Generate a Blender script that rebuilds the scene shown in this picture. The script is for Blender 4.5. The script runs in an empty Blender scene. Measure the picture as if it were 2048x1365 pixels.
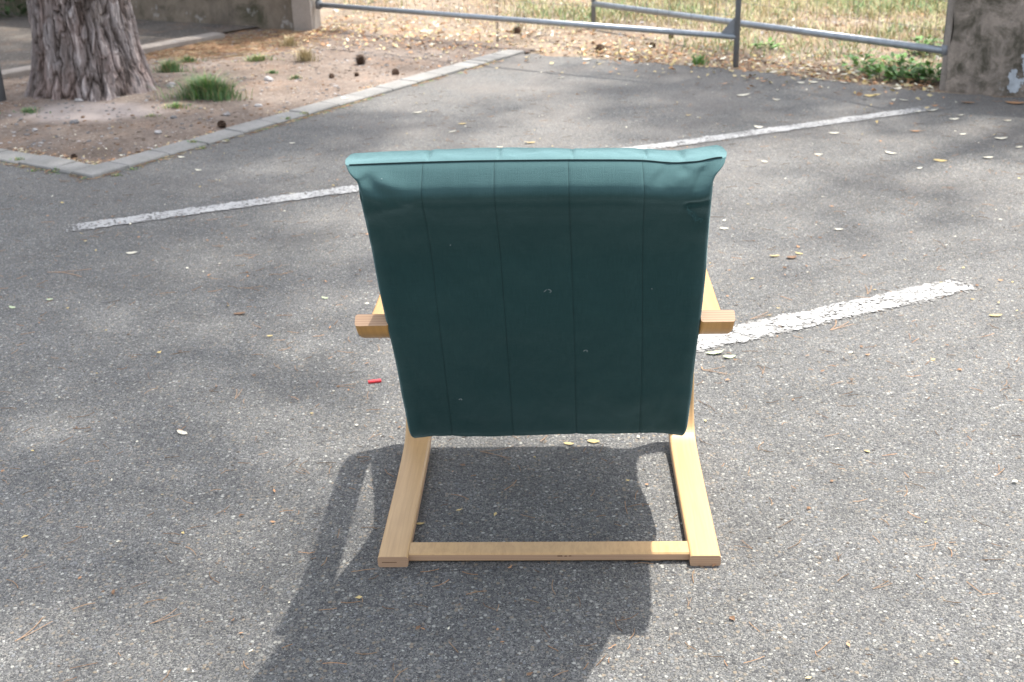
import bpy, math, random
import numpy as np
from mathutils import Vector, Matrix, noise
random.seed(7)
rng = np.random.default_rng(7)
scn = bpy.context.scene
col = scn.collection

# ------------------------------------------------------------------ camera
F_PX, PITCH, ROLL, CAM_H = 2412.8, 0.4032, 0.02921, 1.3544
cam_data = bpy.data.cameras.new('camera')
cam_data.sensor_width = 22.3
cam_data.lens = 22.3 * F_PX / 2048
cam_data.clip_start = 0.05
cam_data.clip_end = 400
cam_data.dof.use_dof = True
cam_data.dof.focus_distance = 2.15
cam_data.dof.aperture_fstop = 5.0
cam = bpy.data.objects.new('camera', cam_data)
col.objects.link(cam)
_r = Vector((1, 0, 0)); _d = Vector((0, -math.sin(PITCH), -math.cos(PITCH))); _f = Vector((0, math.cos(PITCH), -math.sin(PITCH)))
RIGHT = math.cos(ROLL) * _r + math.sin(ROLL) * _d
DOWN = -math.sin(ROLL) * _r + math.cos(ROLL) * _d
m = Matrix.Identity(4)
for i in range(3):
    m[i][0] = RIGHT[i]; m[i][1] = -DOWN[i]; m[i][2] = -_f[i]
m[2][3] = CAM_H
cam.matrix_world = m
scn.camera = cam

# ------------------------------------------------------------------ sky, sun, exposure
SUN = Vector((0.316, 0.331, 1.0)).normalized()          # towards the sun
world = bpy.data.worlds.new('World'); scn.world = world
world.use_nodes = True
wn = world.node_tree.nodes; wl = world.node_tree.links
wn.clear()
w_out = wn.new('ShaderNodeOutputWorld'); w_bg = wn.new('ShaderNodeBackground'); w_sky = wn.new('ShaderNodeTexSky')
w_sky.sky_type = 'NISHITA'; w_sky.sun_disc = False
w_sky.sun_elevation = math.asin(SUN.z)
w_sky.sun_rotation = math.atan2(SUN.x, SUN.y)
w_sky.air_density = 1.2; w_sky.dust_density = 2.5
w_bg.inputs['Strength'].default_value = 0.15
w_hs = wn.new('ShaderNodeHueSaturation'); w_hs.inputs['Saturation'].default_value = 0.42   # white summer haze
wl.new(w_sky.outputs[0], w_hs.inputs['Color']); wl.new(w_hs.outputs[0], w_bg.inputs[0]); wl.new(w_bg.outputs[0], w_out.inputs[0])
sd = bpy.data.lights.new('sun', 'SUN'); sd.energy = 3.25; sd.angle = math.radians(0.8); sd.color = (1.0, 0.955, 0.89)
sun = bpy.data.objects.new('sun', sd); col.objects.link(sun)
sun.rotation_euler = SUN.to_track_quat('Z', 'Y').to_euler(); sun.location = (3, 3, 10)
scn.view_settings.view_transform = 'Standard'; scn.view_settings.look = 'None'
scn.view_settings.exposure = 1.42; scn.view_settings.gamma = 1.0; scn.view_settings.use_curve_mapping = False


def at(u, v, z=0.0):
    """the point of the ground (height z) that the photograph shows at pixel u, v of 2048 x 1365"""
    d = RIGHT * ((u - 1024) / F_PX) + DOWN * ((v - 682.5) / F_PX) + _f
    t = (z - CAM_H) / d.z
    return Vector((d.x * t, d.y * t, z))


# ------------------------------------------------------------------ helpers
def mesh_obj(name, verts, faces, mat=None, parent=None, smooth=False, mats=None, mat_idx=None, uvs=None, edges=()):
    me = bpy.data.meshes.new(name)
    me.from_pydata([tuple(v) for v in verts], list(edges), [tuple(f) for f in faces])
    if mats:
        for mm in mats: me.materials.append(mm)
    elif mat: me.materials.append(mat)
    if mat_idx is not None: me.polygons.foreach_set('material_index', mat_idx)
    if smooth: me.polygons.foreach_set('use_smooth', [True] * len(me.polygons))
    if uvs is not None:
        uvl = me.uv_layers.new(name='UVMap')
        flat = []
        for p in me.polygons:
            for vi in p.vertices: flat.extend(uvs[vi])
        uvl.data.foreach_set('uv', flat)
    me.update()
    o = bpy.data.objects.new(name, me); col.objects.link(o)
    if parent: o.parent = parent
    return o


def empty(name, loc=(0, 0, 0), rz=0.0):
    o = bpy.data.objects.new(name, None); o.empty_display_size = 0.1
    o.location = loc; o.rotation_euler = (0, 0, rz); col.objects.link(o)
    return o


def tag(o, label=None, cat=None, group=None, kind=None):
    if label: o['label'] = label
    if cat: o['category'] = cat
    if group: o['group'] = group
    if kind: o['kind'] = kind
    return o


def tube(path, r, n=10, cap=True):
    """verts, faces of a tube along the points of path; r a number or a list"""
    P = [Vector(p) for p in path]; V = []; Fc = []
    rr = r if isinstance(r, (list, tuple)) else [r] * len(P)
    up = None
    for i, p in enumerate(P):
        t = (P[min(i + 1, len(P) - 1)] - P[max(i - 1, 0)]).normalized()
        if up is None:
            up = Vector((0, 0, 1)) if abs(t.z) < .9 else Vector((1, 0, 0))
        a = t.cross(up).normalized(); b = a.cross(t).normalized(); up = b
        for k in range(n):
            w = 2 * math.pi * k / n
            V.append(p + (a * math.cos(w) + b * math.sin(w)) * rr[i])
    for i in range(len(P) - 1):
        for k in range(n):
            Fc.append((i * n + k, i * n + (k + 1) % n, (i + 1) * n + (k + 1) % n, (i + 1) * n + k))
    if cap:
        Fc.append(tuple(range(n))[::-1]); Fc.append(tuple(range((len(P) - 1) * n, len(P) * n)))
    return V, Fc


class MB:
    def __init__(self): self.v = []; self.f = []; self.mi = []
    def add(self, V, Fc, mi=0):
        b = len(self.v); self.v.extend(V); self.f.extend([tuple(i + b for i in f) for f in Fc]); self.mi.extend([mi] * len(Fc))
        return self
    def obj(self, name, mat=None, parent=None, smooth=False, mats=None):
        return mesh_obj(name, self.v, self.f, mat, parent, smooth, mats, self.mi if mats else None)


def catmull(pts, n):
    """n samples per span through 2-D or 3-D points"""
    P = [np.array(p, float) for p in pts]; P = [2 * P[0] - P[1]] + P + [2 * P[-1] - P[-2]]
    out = []
    for i in range(1, len(P) - 2):
        for k in range(n):
            t = k / n
            out.append(.5 * ((2 * P[i]) + (-P[i - 1] + P[i + 1]) * t + (2 * P[i - 1] - 5 * P[i] + 4 * P[i + 1] - P[i + 2]) * t * t + (-P[i - 1] + 3 * P[i] - 3 * P[i + 1] + P[i + 2]) * t ** 3))
    out.append(P[-2]); return out


def fbm(x, y, z=0.0, o=3):
    return noise.fractal(Vector((x, y, z)), 1.0, 2.0, o)


# ------------------------------------------------------------------ materials
class NT:
    def __init__(self, name):
        self.m = bpy.data.materials.new(name); self.m.use_nodes = True
        self.t = self.m.node_tree; self.t.nodes.clear()
        self.out = self.n('ShaderNodeOutputMaterial'); self.b = self.n('ShaderNodeBsdfPrincipled')
        self.l(self.b.outputs[0], self.out.inputs[0])
        self.co = self.n('ShaderNodeTexCoord').outputs['Object']
    def n(self, k, **kw):
        x = self.t.nodes.new(k)
        for a, v in kw.items(): setattr(x, a, v)
        return x
    def l(self, a, b): self.t.links.new(a, b)
    def set(self, **kw):
        for k, v in kw.items():
            inp = self.b.inputs[k.replace('_', ' ')]
            if hasattr(v, 'is_linked') or hasattr(v, 'links'): self.l(v, inp)
            else: inp.default_value = v
        return self
    def map(self, scale=(1, 1, 1), rot=(0, 0, 0), src=None, loc=(0, 0, 0)):
        x = self.n('ShaderNodeMapping'); x.inputs['Scale'].default_value = scale; x.inputs['Rotation'].default_value = rot; x.inputs['Location'].default_value = loc
        self.l(src or self.co, x.inputs[0]); return x.outputs[0]
    def noise(self, scale, detail=3, rough=.5, vec=None, dist=0.0, col=False):
        x = self.n('ShaderNodeTexNoise'); x.inputs['Scale'].default_value = scale; x.inputs['Detail'].default_value = detail
        x.inputs['Roughness'].default_value = rough; x.inputs['Distortion'].default_value = dist
        self.l(vec or self.co, x.inputs['Vector']); return x.outputs['Color' if col else 'Fac']
    def vor(self, scale, vec=None, feature='F1', rnd=1.0):
        x = self.n('ShaderNodeTexVoronoi', feature=feature); x.inputs['Scale'].default_value = scale
        x.inputs['Randomness'].default_value = rnd
        self.l(vec or self.co, x.inputs['Vector']); return x
    def ramp(self, fac, stops, interp='LINEAR'):
        x = self.n('ShaderNodeValToRGB'); x.color_ramp.interpolation = interp
        e = x.color_ramp.elements
        while len(e) < len(stops): e.new(0.5)
        for i, (p, c) in enumerate(stops):
            e[i].position = p; e[i].color = (*c, 1) if isinstance(c, tuple) else (c, c, c, 1)
        self.l(fac, x.inputs[0]); return x.outputs[0]
    def mix(self, fac, a, b, mode='MIX'):
        x = self.n('ShaderNodeMix', data_type='RGBA', blend_type=mode)
        for v, i in ((fac, 0), (a, 6), (b, 7)):
            if hasattr(v, 'links'): self.l(v, x.inputs[i])
            elif isinstance(v, tuple): x.inputs[i].default_value = (*v, 1)
            else: x.inputs[i].default_value = v if i == 0 else (v, v, v, 1)
        return x.outputs[2]
    def math(self, op, a, b=0.0):
        x = self.n('ShaderNodeMath', operation=op)
        for v, i in ((a, 0), (b, 1)):
            if hasattr(v, 'links'): self.l(v, x.inputs[i])
            else: x.inputs[i].default_value = v
        return x.outputs[0]
    def bump(self, h, strength=.5, dist=.002, prev=None):
        x = self.n('ShaderNodeBump'); x.inputs['Strength'].default_value = strength; x.inputs['Distance'].default_value = dist
        self.l(h, x.inputs['Height'])
        if prev: self.l(prev, x.inputs['Normal'])
        self.l(x.outputs[0], self.b.inputs['Normal']); return x.outputs[0]


def mat_asphalt():
    t = NT('asphalt')
    warp = t.n('ShaderNodeVectorMath', operation='ADD')
    nz = t.noise(60, 2, .5, col=True)
    sc = t.n('ShaderNodeVectorMath', operation='SCALE'); t.l(nz, sc.inputs[0]); sc.inputs['Scale'].default_value = .006
    t.l(t.co, warp.inputs[0]); t.l(sc.outputs[0], warp.inputs[1])
    v1 = t.vor(115, warp.outputs[0]); v2 = t.vor(230, warp.outputs[0]); v3 = t.vor(480)
    def cellrnd(v):
        s = t.n('ShaderNodeSeparateColor'); t.l(v.outputs['Color'], s.inputs[0]); return s.outputs
    c1 = cellrnd(v1); c2 = cellrnd(v2); c3 = cellrnd(v3)
    stone1 = t.ramp(c1[0], [(0, (.055, .054, .058)), (.25, (.11, .108, .112)), (.5, (.17, .165, .165)), (.68, (.23, .185, .14)), (.8, (.15, .155, .17)), (.93, (.26, .25, .23)), (1, (.38, .37, .35))])
    stone2 = t.ramp(c2[1], [(0, (.06, .06, .062)), (.4, (.13, .128, .13)), (.7, (.18, .165, .145)), (.9, (.24, .235, .23)), (1, (.36, .355, .34))])
    fine = t.ramp(c3[2], [(0, (.035, .034, .036)), (.55, (.105, .103, .106)), (1, (.21, .20, .19))])
    m1 = t.ramp(v1.outputs['Distance'], [(.34, 1.0), (.50, 0.0)])
    m1 = t.math('MULTIPLY', m1, t.ramp(c1[1], [(.25, 0.0), (.29, 1.0)]))
    m2 = t.ramp(v2.outputs['Distance'], [(.36, 1.0), (.55, 0.0)])
    m2 = t.math('MULTIPLY', m2, t.ramp(c2[0], [(.35, 0.0), (.40, 1.0)]))
    c = t.mix(m2, fine, stone2); c = t.mix(m1, c, stone1)
    # broad unevenness, dust and old patches
    big = t.ramp(t.noise(1.1, 4, .6), [(.28, .84), (.5, 1.0), (.75, 1.16)])
    mid = t.ramp(t.noise(7, 4, .65), [(.25, .84), (.75, 1.16)])
    c = t.mix(1.0, c, big, 'MULTIPLY'); c = t.mix(1.0, c, mid, 'MULTIPLY')
    xyz = t.n('ShaderNodeSeparateXYZ'); t.l(t.co, xyz.inputs[0])
    far = t.n('ShaderNodeMapRange'); far.inputs[1].default_value = 2.8; far.inputs[2].default_value = 7.6; t.l(xyz.outputs[1], far.inputs[0])
    c = t.mix(1.0, c, (.98, 1.0, .965), 'MULTIPLY')
    dust = t.math('MULTIPLY', t.ramp(t.noise(2.3, 5, .65), [(.35, 0.0), (.75, 1.0)]), t.math('MULTIPLY', far.outputs[0], .55))
    c = t.mix(dust, c, (.215, .185, .16))
    h = t.math('ADD', t.math('MULTIPLY', m1, .9), t.math('ADD', t.math('MULTIPLY', m2, .6), t.math('MULTIPLY', t.noise(700, 2, .6), .6)))
    t.bump(h, .75, .0022)
    t.set(Base_Color=c, Roughness=.86, Specular_IOR_Level=.35)
    return t.m


def mat_paint():
    t = NT('road_paint')
    c = t.ramp(t.noise(90, 4, .7), [(.3, (.24, .236, .23)), (.5, (.38, .376, .366)), (.8, (.52, .52, .51))])
    c = t.mix(t.ramp(t.noise(9, 3, .6), [(.4, 0.0), (.8, .35)]), c, (.42, .39, .36))
    t.bump(t.noise(260, 3, .6), .6, .0015)
    t.set(Base_Color=c, Roughness=.8); return t.m


def mat_dirt(name='dirt', base=((.125, .096, .076), (.185, .145, .118), (.265, .22, .185)), litter=.35):
    t = NT(name)
    c = t.ramp(t.noise(1.7, 6, .7), [(.3, base[0]), (.5, base[1]), (.72, base[2])])
    f = t.ramp(t.noise(45, 5, .75), [(.25, .6), (.75, 1.35)])
    c = t.mix(1.0, c, f, 'MULTIPLY')
    v = t.vor(90); s = t.n('ShaderNodeSeparateColor'); t.l(v.outputs['Color'], s.inputs[0])
    grit = t.math('MULTIPLY', t.ramp(s.outputs[0], [(.8, 0.0), (.84, 1.0)]), t.ramp(v.outputs['Distance'], [(.3, 1.0), (.45, 0.0)]))
    c = t.mix(grit, c, t.ramp(s.outputs[1], [(0, (.12, .11, .11)), (.5, (.30, .26, .22)), (1, (.5, .46, .42))]))
    lit = t.math('MULTIPLY', t.ramp(t.noise(3.2, 4, .7), [(.5, 0.0), (.66, 1.0)]), t.ramp(t.noise(110, 3, .6, vec=t.map((1, 2.4, 1))), [(.5, 0.0), (.56, 1.0)]))
    c = t.mix(t.math('MULTIPLY', lit, litter), c, (.42, .23, .12))
    if name == 'dirt':  # pale dust beside the trunk, with its sunlit spot painted into the colour
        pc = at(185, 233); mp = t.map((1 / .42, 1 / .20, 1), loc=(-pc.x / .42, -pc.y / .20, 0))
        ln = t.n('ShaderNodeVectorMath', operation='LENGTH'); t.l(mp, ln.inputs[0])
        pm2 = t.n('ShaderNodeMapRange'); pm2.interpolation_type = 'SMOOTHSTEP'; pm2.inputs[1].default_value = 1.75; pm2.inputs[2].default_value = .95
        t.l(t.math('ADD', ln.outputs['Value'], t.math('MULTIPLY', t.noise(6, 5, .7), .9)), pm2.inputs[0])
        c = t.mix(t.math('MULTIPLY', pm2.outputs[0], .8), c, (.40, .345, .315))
    t.bump(t.math('ADD', t.noise(38, 6, .75), t.math('MULTIPLY', grit, .4)), .8, .012)
    t.set(Base_Color=c, Roughness=.95, Specular_IOR_Level=.2); return t.m


def mat_concrete(name, c0, c1, stain=0.0, moss=(.05, .055, .035), scale=1.0, th=.50):
    t = NT(name)
    c = t.ramp(t.noise(6 * scale, 6, .7), [(.3, c0), (.7, c1)])
    c = t.mix(1.0, c, t.ramp(t.noise(120, 4, .7), [(.3, .8), (.7, 1.15)]), 'MULTIPLY')
    if stain:
        k = t.ramp(t.noise(4.2 * scale, 7, .72, dist=.5), [(th + .03, 0.0), (th + .20, 1.0)])
        k2 = t.ramp(t.noise(9, 6, .7, vec=t.map((1, 1, .35), loc=(3, 1, 5))), [(.5, 0.0), (.68, 1.0)])
        c = t.mix(t.math('MULTIPLY', k2, stain * .75), c, (.10, .085, .07))
        c = t.mix(t.math('MULTIPLY', k, stain), c, moss)
        k3 = t.ramp(t.noise(7, 5, .7, vec=t.map((1, 1, .8), loc=(9, 2, 1))), [(.60, 0.0), (.68, 1.0)])
        c = t.mix(t.math('MULTIPLY', k3, .7), c, (.46, .44, .42))
    t.bump(t.noise(60, 6, .7), .6, .004)
    t.set(Base_Color=c, Roughness=.93, Specular_IOR_Level=.25); return t.m


def mat_bark():
    t = NT('pine_bark')
    a = t.n('ShaderNodeAttribute'); a.attribute_name = 'depth'
    c = t.ramp(a.outputs['Fac'], [(0, (.045, .036, .031)), (.35, (.095, .075, .066)), (.62, (.175, .145, .135)), (.80, (.24, .205, .195)), (1, (.40, .355, .34))])
    tint = t.ramp(t.noise(7, 5, .7, vec=t.map((1, 1, .4))), [(.3, (1.08, .92, .86)), (.55, (1, 1, 1)), (.75, (.92, .97, 1.02))])
    c = t.mix(1.0, c, tint, 'MULTIPLY')
    st = t.noise(60, 5, .75, vec=t.map((1, 1, .22)))
    c = t.mix(1.0, c, t.ramp(st, [(.3, .62), (.7, 1.32)]), 'MULTIPLY')
    c = t.mix(t.ramp(t.noise(13, 4, .6, vec=t.map((1, 1, .3), loc=(4, 4, 4))), [(.62, 0.0), (.70, .7)]), c, (.42, .36, .33))
    t.bump(t.math('ADD', st, t.noise(140, 3, .6, vec=t.map((1, 1, .5)))), .8, .006)
    t.set(Base_Color=c, Roughness=.95, Specular_IOR_Level=.15); return t.m


def mat_wood(name, top, low, z0, z1, rough=.42):
    t = NT(name)
    xyz = t.n('ShaderNodeSeparateXYZ'); t.l(t.co, xyz.inputs[0])
    mr = t.n('ShaderNodeMapRange'); mr.inputs[1].default_value = z0; mr.inputs[2].default_value = z1; t.l(xyz.outputs[2], mr.inputs[0])
    c = t.mix(mr.outputs[0], low, top)
    uv0 = t.n('ShaderNodeUVMap'); su = t.n('ShaderNodeSeparateXYZ'); t.l(uv0.outputs[0], su.inputs[0])
    uv = t.n('ShaderNodeCombineXYZ'); t.l(su.outputs[0], uv.inputs[0]); t.l(xyz.outputs[0], uv.inputs[1]); t.l(t.math('MULTIPLY', su.outputs[1], .02), uv.inputs[2])
    g = t.noise(9, 5, .65, vec=t.map((.5, 13, 13), src=uv.outputs[0]), dist=.6)
    c = t.mix(1.0, c, t.ramp(g, [(.3, (.86, .84, .80)), (.6, (1.05, 1.05, 1.05))]), 'MULTIPLY')
    fleck = t.noise(60, 2, .5, vec=t.map((1.5, 18, 18), src=uv.outputs[0]))
    c = t.mix(t.ramp(fleck, [(.62, 0.0), (.7, .22)]), c, tuple(x * .6 for x in low))
    c = t.mix(t.ramp(t.noise(5, 4, .7), [(.55, 0.0), (.8, .3)]), c, tuple(x * .72 for x in low))
    t.bump(g, .15, .001)
    t.set(Base_Color=c, Roughness=rough, Specular_IOR_Level=.4, Coat_Weight=.12, Coat_Roughness=.3); return t.m


def mat_plyedge():
    t = NT('laminated_edge')
    uv = t.n('ShaderNodeUVMap'); s = t.n('ShaderNodeSeparateXYZ'); t.l(uv.outputs[0], s.inputs[0])
    lam = t.math('FRACT', t.math('MULTIPLY', s.outputs[1], 5.0))
    c = t.ramp(lam, [(0, (.37, .23, .14)), (.12, (.40, .25, .15)), (.5, (.46, .30, .19)), (.88, (.36, .215, .13)), (1, (.37, .23, .14))])
    c = t.mix(1.0, c, t.ramp(t.noise(25, 4, .7, vec=t.map((1, 8, 1), src=uv.outputs[0])), [(.3, .82), (.7, 1.12)]), 'MULTIPLY')
    t.bump(lam, .2, .0006)
    t.set(Base_Color=c, Roughness=.6); return t.m


def mat_fabric(name='teal_cotton', strength=.36):
    t = NT(name)
    uv = t.n('ShaderNodeUVMap')
    c = t.ramp(t.noise(3.5, 5, .65), [(.3, (.020, .050, .051)), (.55, (.024, .057, .058)), (.8, (.032, .070, .071))])
    slub = t.noise(5, 4, .7, vec=t.map((150, 5, 5), src=uv.outputs[0]))
    slub2 = t.noise(5, 4, .7, vec=t.map((5, 170, 5), src=uv.outputs[0]))
    c = t.mix(1.0, c, t.ramp(slub, [(.3, .88), (.7, 1.12)]), 'MULTIPLY')
    c = t.mix(1.0, c, t.ramp(slub2, [(.3, .90), (.7, 1.10)]), 'MULTIPLY')
    # sunlight on the cushion's top, painted in as paler cloth
    # palest towards the top seam, lit rims painted weaker along the sides
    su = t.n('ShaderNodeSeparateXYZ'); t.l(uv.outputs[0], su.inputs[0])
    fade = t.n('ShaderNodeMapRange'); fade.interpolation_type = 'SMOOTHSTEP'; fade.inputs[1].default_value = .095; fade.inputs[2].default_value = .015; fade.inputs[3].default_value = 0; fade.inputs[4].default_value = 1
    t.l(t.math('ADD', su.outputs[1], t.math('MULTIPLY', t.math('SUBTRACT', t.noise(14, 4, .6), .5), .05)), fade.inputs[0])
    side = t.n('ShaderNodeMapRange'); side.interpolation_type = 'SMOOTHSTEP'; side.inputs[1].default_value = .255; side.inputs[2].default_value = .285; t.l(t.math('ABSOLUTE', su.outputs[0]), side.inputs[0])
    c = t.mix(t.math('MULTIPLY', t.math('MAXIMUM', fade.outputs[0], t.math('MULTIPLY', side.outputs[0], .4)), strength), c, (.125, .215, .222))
    t.bump(t.math('ADD', t.math('ADD', slub, slub2), t.noise(900, 2, .5)), .45, .0012)
    t.set(Base_Color=c, Roughness=.95, Specular_IOR_Level=.03, Sheen_Weight=.35, Sheen_Roughness=.30, Sheen_Tint=(.62, .86, .88, 1)); return t.m


def mat_plain(name, c, rough=.8, var=.25, scale=40, metallic=0.0, spec=.3, bump=0.0, transl=0.0):
    t = NT(name)
    k = t.mix(1.0, tuple(c), t.ramp(t.noise(scale, 4, .6), [(.25, 1 - var), (.75, 1 + var)]), 'MULTIPLY')
    oi = t.n('ShaderNodeObjectInfo')
    k = t.mix(1.0, k, t.ramp(oi.outputs['Random'], [(0, .85), (1, 1.12)]), 'MULTIPLY')
    t.set(Base_Color=k, Roughness=rough, Metallic=metallic, Specular_IOR_Level=spec)
    if bump: t.bump(t.noise(scale * 3, 3, .6), bump, .002)
    return t.m


M = {}
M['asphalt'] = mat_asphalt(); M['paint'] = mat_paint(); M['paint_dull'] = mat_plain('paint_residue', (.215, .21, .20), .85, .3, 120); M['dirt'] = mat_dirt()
M['field'] = mat_dirt('dry_field_soil', ((.15, .115, .085), (.24, .19, .14), (.33, .27, .21)), .8)
M['path'] = mat_dirt('grey_path', ((.09, .08, .072), (.13, .115, .10), (.17, .15, .13)), .5)
M['kerb'] = mat_concrete('kerb_concrete', (.20, .195, .18), (.29, .28, .265))
M['wall'] = mat_concrete('stained_wall', (.14, .112, .085), (.25, .205, .16), .8, (.045, .045, .025), 1.0, .45)
M['wall_end'] = mat_concrete('bare_wall_end', (.26, .225, .195), (.34, .30, .265), .15)
M['pillar'] = mat_concrete('blotched_pillar', (.20, .17, .145), (.37, .31, .26), .85, (.05, .047, .032), 1.7, .425)
M['bark'] = mat_bark()
M['wood'] = mat_wood('birch', (.50, .27, .085), (.50, .315, .145), .30, .46)
M['ply'] = mat_plyedge(); M['fabric'] = mat_fabric(); M['fabric_sunlit'] = mat_fabric('sunlit_teal_cotton', .9)  # second cotton: same cloth, sunlight on the top strip painted in stronger
M['thread'] = mat_plain('dark_thread', (.012, .030, .031), .9)
M['lint'] = mat_plain('pale_lint', (.45, .50, .50), .9)
M['galv'] = mat_plain('galvanised_steel', (.34, .37, .40), .42, .18, 30, .75, .5)
M['galv2'] = mat_plain('dull_grey_paint', (.20, .21, .225), .55, .15, 25, .2, .4)
M['leaf_pale'] = mat_plain('bleached_leaf', (.66, .62, .50), .8, .18, 60)
M['leaf_yellow'] = mat_plain('yellowed_leaf', (.56, .43, .19), .8, .2, 60)
M['leaf_orange'] = mat_plain('rusty_leaf', (.40, .225, .12), .8, .3, 60)
M['leaf_brown'] = mat_plain('brown_leaf', (.19, .115, .07), .85, .3, 60)
M['leaf_green'] = mat_plain('pale_green_leaf', (.46, .52, .33), .8, .2, 60)
M['needle'] = mat_plain('dry_needle', (.34, .21, .12), .7, .25, 30)
M['cone'] = mat_plain('pine_cone_scales', (.115, .072, .048), .8, .35, 80)
M['stone'] = mat_plain('pale_stone', (.36, .34, .33), .85, .25, 30, bump=.5)
M['stone_dark'] = mat_plain('grey_stone', (.17, .165, .165), .85, .25, 30, bump=.5)
M['green'] = mat_plain('grass_green', (.155, .265, .115), .7, .35, 20)
M['green2'] = mat_plain('weed_green', (.17, .32, .08), .65, .3, 20)
M['straw'] = mat_plain('straw', (.46, .38, .22), .8, .25, 20)
M['straw_green'] = mat_plain('half_dry_grass', (.27, .29, .13), .8, .25, 20)
M['shrub'] = mat_plain('shrub_green', (.045, .075, .028), .7, .4, 20)
M['foliage'] = mat_plain('pine_needles_green', (.045, .085, .035), .7, .35, 8)
M['red'] = mat_plain('red_plastic', (.62, .05, .06), .45, .1, 20)
M['metal_bolt'] = mat_plain('zinc_bolt', (.45, .45, .45), .35, .1, 50, .9)

# ------------------------------------------------------------------ ground: asphalt, verge, field
CORNER = Vector((-1.793, 5.091)); DA = Vector((.562, .827)).normalized(); DB = Vector((-.827, .562))
A_LEN = 3.44; KW = .142
edge_pts = [(.138, 7.898), (.50, 7.70), (.866, 7.474), (1.36, 7.148), (1.913, 6.687), (2.28, 6.33), (2.40, 6.30), (2.8, 6.08), (9.0, 2.9)]


def poly_sheet(name, pts, z, mat):
    return mesh_obj(name, [(x, y, z) for x, y in pts], [tuple(range(len(pts)))], mat)


# asphalt: one sheet up to the kerb and, raggedly, up to the soil under the gate
bound = []
p0 = CORNER + DB * 7.0; bound.append((p0.x, p0.y)); bound.append((CORNER.x, CORNER.y))
pe = CORNER + DA * A_LEN; bound.append((pe.x, pe.y))
for (a, b) in zip(edge_pts[:-1], edge_pts[1:]):
    L = math.dist(a, b); n = max(2, int(L / .02)) if L < 3 else 2
    for i in range(n):
        k = i / n; x = a[0] + (b[0] - a[0]) * k; y = a[1] + (b[1] - a[1]) * k
        w = fbm(x * 7, y * 7, 3, 4) * .045 if L < 3 else 0
        bound.append((x + w * .6, y + w))
bound += [(9.0, 2.9), (30, 2.9), (30, -30), (-30, -30), (-30, p0.y)]
tag(poly_sheet('asphalt', bound[::-1], 0, M['asphalt']), kind='structure')


def grid_sheet(name, x0, x1, y0, y1, step, zf, mat, keep=None):
    nx = int((x1 - x0) / step) + 1; ny = int((y1 - y0) / step) + 1
    V = []; 
    for j in range(ny):
        for i in range(nx):
            x = x0 + (x1 - x0) * i / (nx - 1); y = y0 + (y1 - y0) * j / (ny - 1); V.append((x, y, zf(x, y)))
    Fc = []
    for j in range(ny - 1):
        for i in range(nx - 1):
            a = j * nx + i
            if keep is None or keep(V[a][0] + step / 2, V[a][1] + step / 2): Fc.append((a, a + 1, a + nx + 1, a + nx))
    return mesh_obj(name, V, Fc, mat, smooth=True)


def side_A(x, y):   # > 0 on the verge side of the long kerb
    d = Vector((x, y)) - CORNER; return -(d.x * DA.y - d.y * DA.x)
def side_B(x, y):   # > 0 on the verge side of the short kerb
    d = Vector((x, y)) - CORNER; return -(d.y * DB.x - d.x * DB.y)


TRUNK = Vector((-2.345, 6.93, 0))


def verge_z(x, y):
    m_ = .012 * fbm(x * 1.6, y * 1.6, 0, 4) + .006 * fbm(x * 11, y * 11, 5, 3)
    a = max(0, min(1, (side_A(x, y) - .10) / .25)); b = max(0, min(1, (side_B(x, y) - .10) / .25))
    g = min(a, b)
    d = math.hypot(x - TRUNK.x, y - TRUNK.y)
    z = -.006 + g * (.016 + m_) + .05 * math.exp(-(d / .55) ** 2) * g
    return z


def field_z(x, y):
    return -.012 + .012 * fbm(x * 1.3, y * 1.3, 2, 4) + .006 * fbm(x * 9, y * 9, 5, 3)


# the edge line of the asphalt as y(x)
def edge_y(x):
    pts = [(-.03, 8.0)] + edge_pts
    for a, b in zip(pts[:-1], pts[1:]):
        if a[0] <= x <= b[0]: return a[1] + (b[1] - a[1]) * (x - a[0]) / (b[0] - a[0])
    return 99 if x < 0 else 2.9


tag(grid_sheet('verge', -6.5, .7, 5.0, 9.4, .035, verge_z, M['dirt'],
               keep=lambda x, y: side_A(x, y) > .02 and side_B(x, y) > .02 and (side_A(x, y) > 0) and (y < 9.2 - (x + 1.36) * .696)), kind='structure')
tag(grid_sheet('field', -1.6, 9.0, 5.2, 15.5, .06, field_z, M['field'],
               keep=lambda x, y: y > edge_y(x) - .12 and (x > 0 or y > 9.1 - (x + 1.36) * .696) and (side_A(x, y) < .05 or y > 9.1 - (x + 1.36) * .696)), kind='structure')
tag(poly_sheet('ground', [(-90, -60), (90, -60), (90, 140), (-90, 140)], -.05, M['field']), kind='structure')

# grey path behind the tree with its pale kerb
k3a = Vector((-5.2, 4.2)) ; k3b = at(427, 77).xy; k3s = at(7, 155).xy
k3d = (k3b - k3s).normalized(); k3n = Vector((-k3d.y, k3d.x))
pp = [k3s - k3d * 4, k3b + k3d * .05, k3b + k3d * .05 + k3n * .9, k3s - k3d * 4 + k3n * 5]
V = []; 
path_pts = [k3s - k3d * 5.0, k3b + k3d * .1, Vector((-1.75, 9.3)), Vector((-4.5, 11.0)), Vector((-9, 13))]
tag(poly_sheet('path', [(p.x, p.y) for p in path_pts], .030, M['path']), kind='structure')
cm = MB(); 
far_kerb = mesh_obj('kerb_edging', [], [], None)


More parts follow.
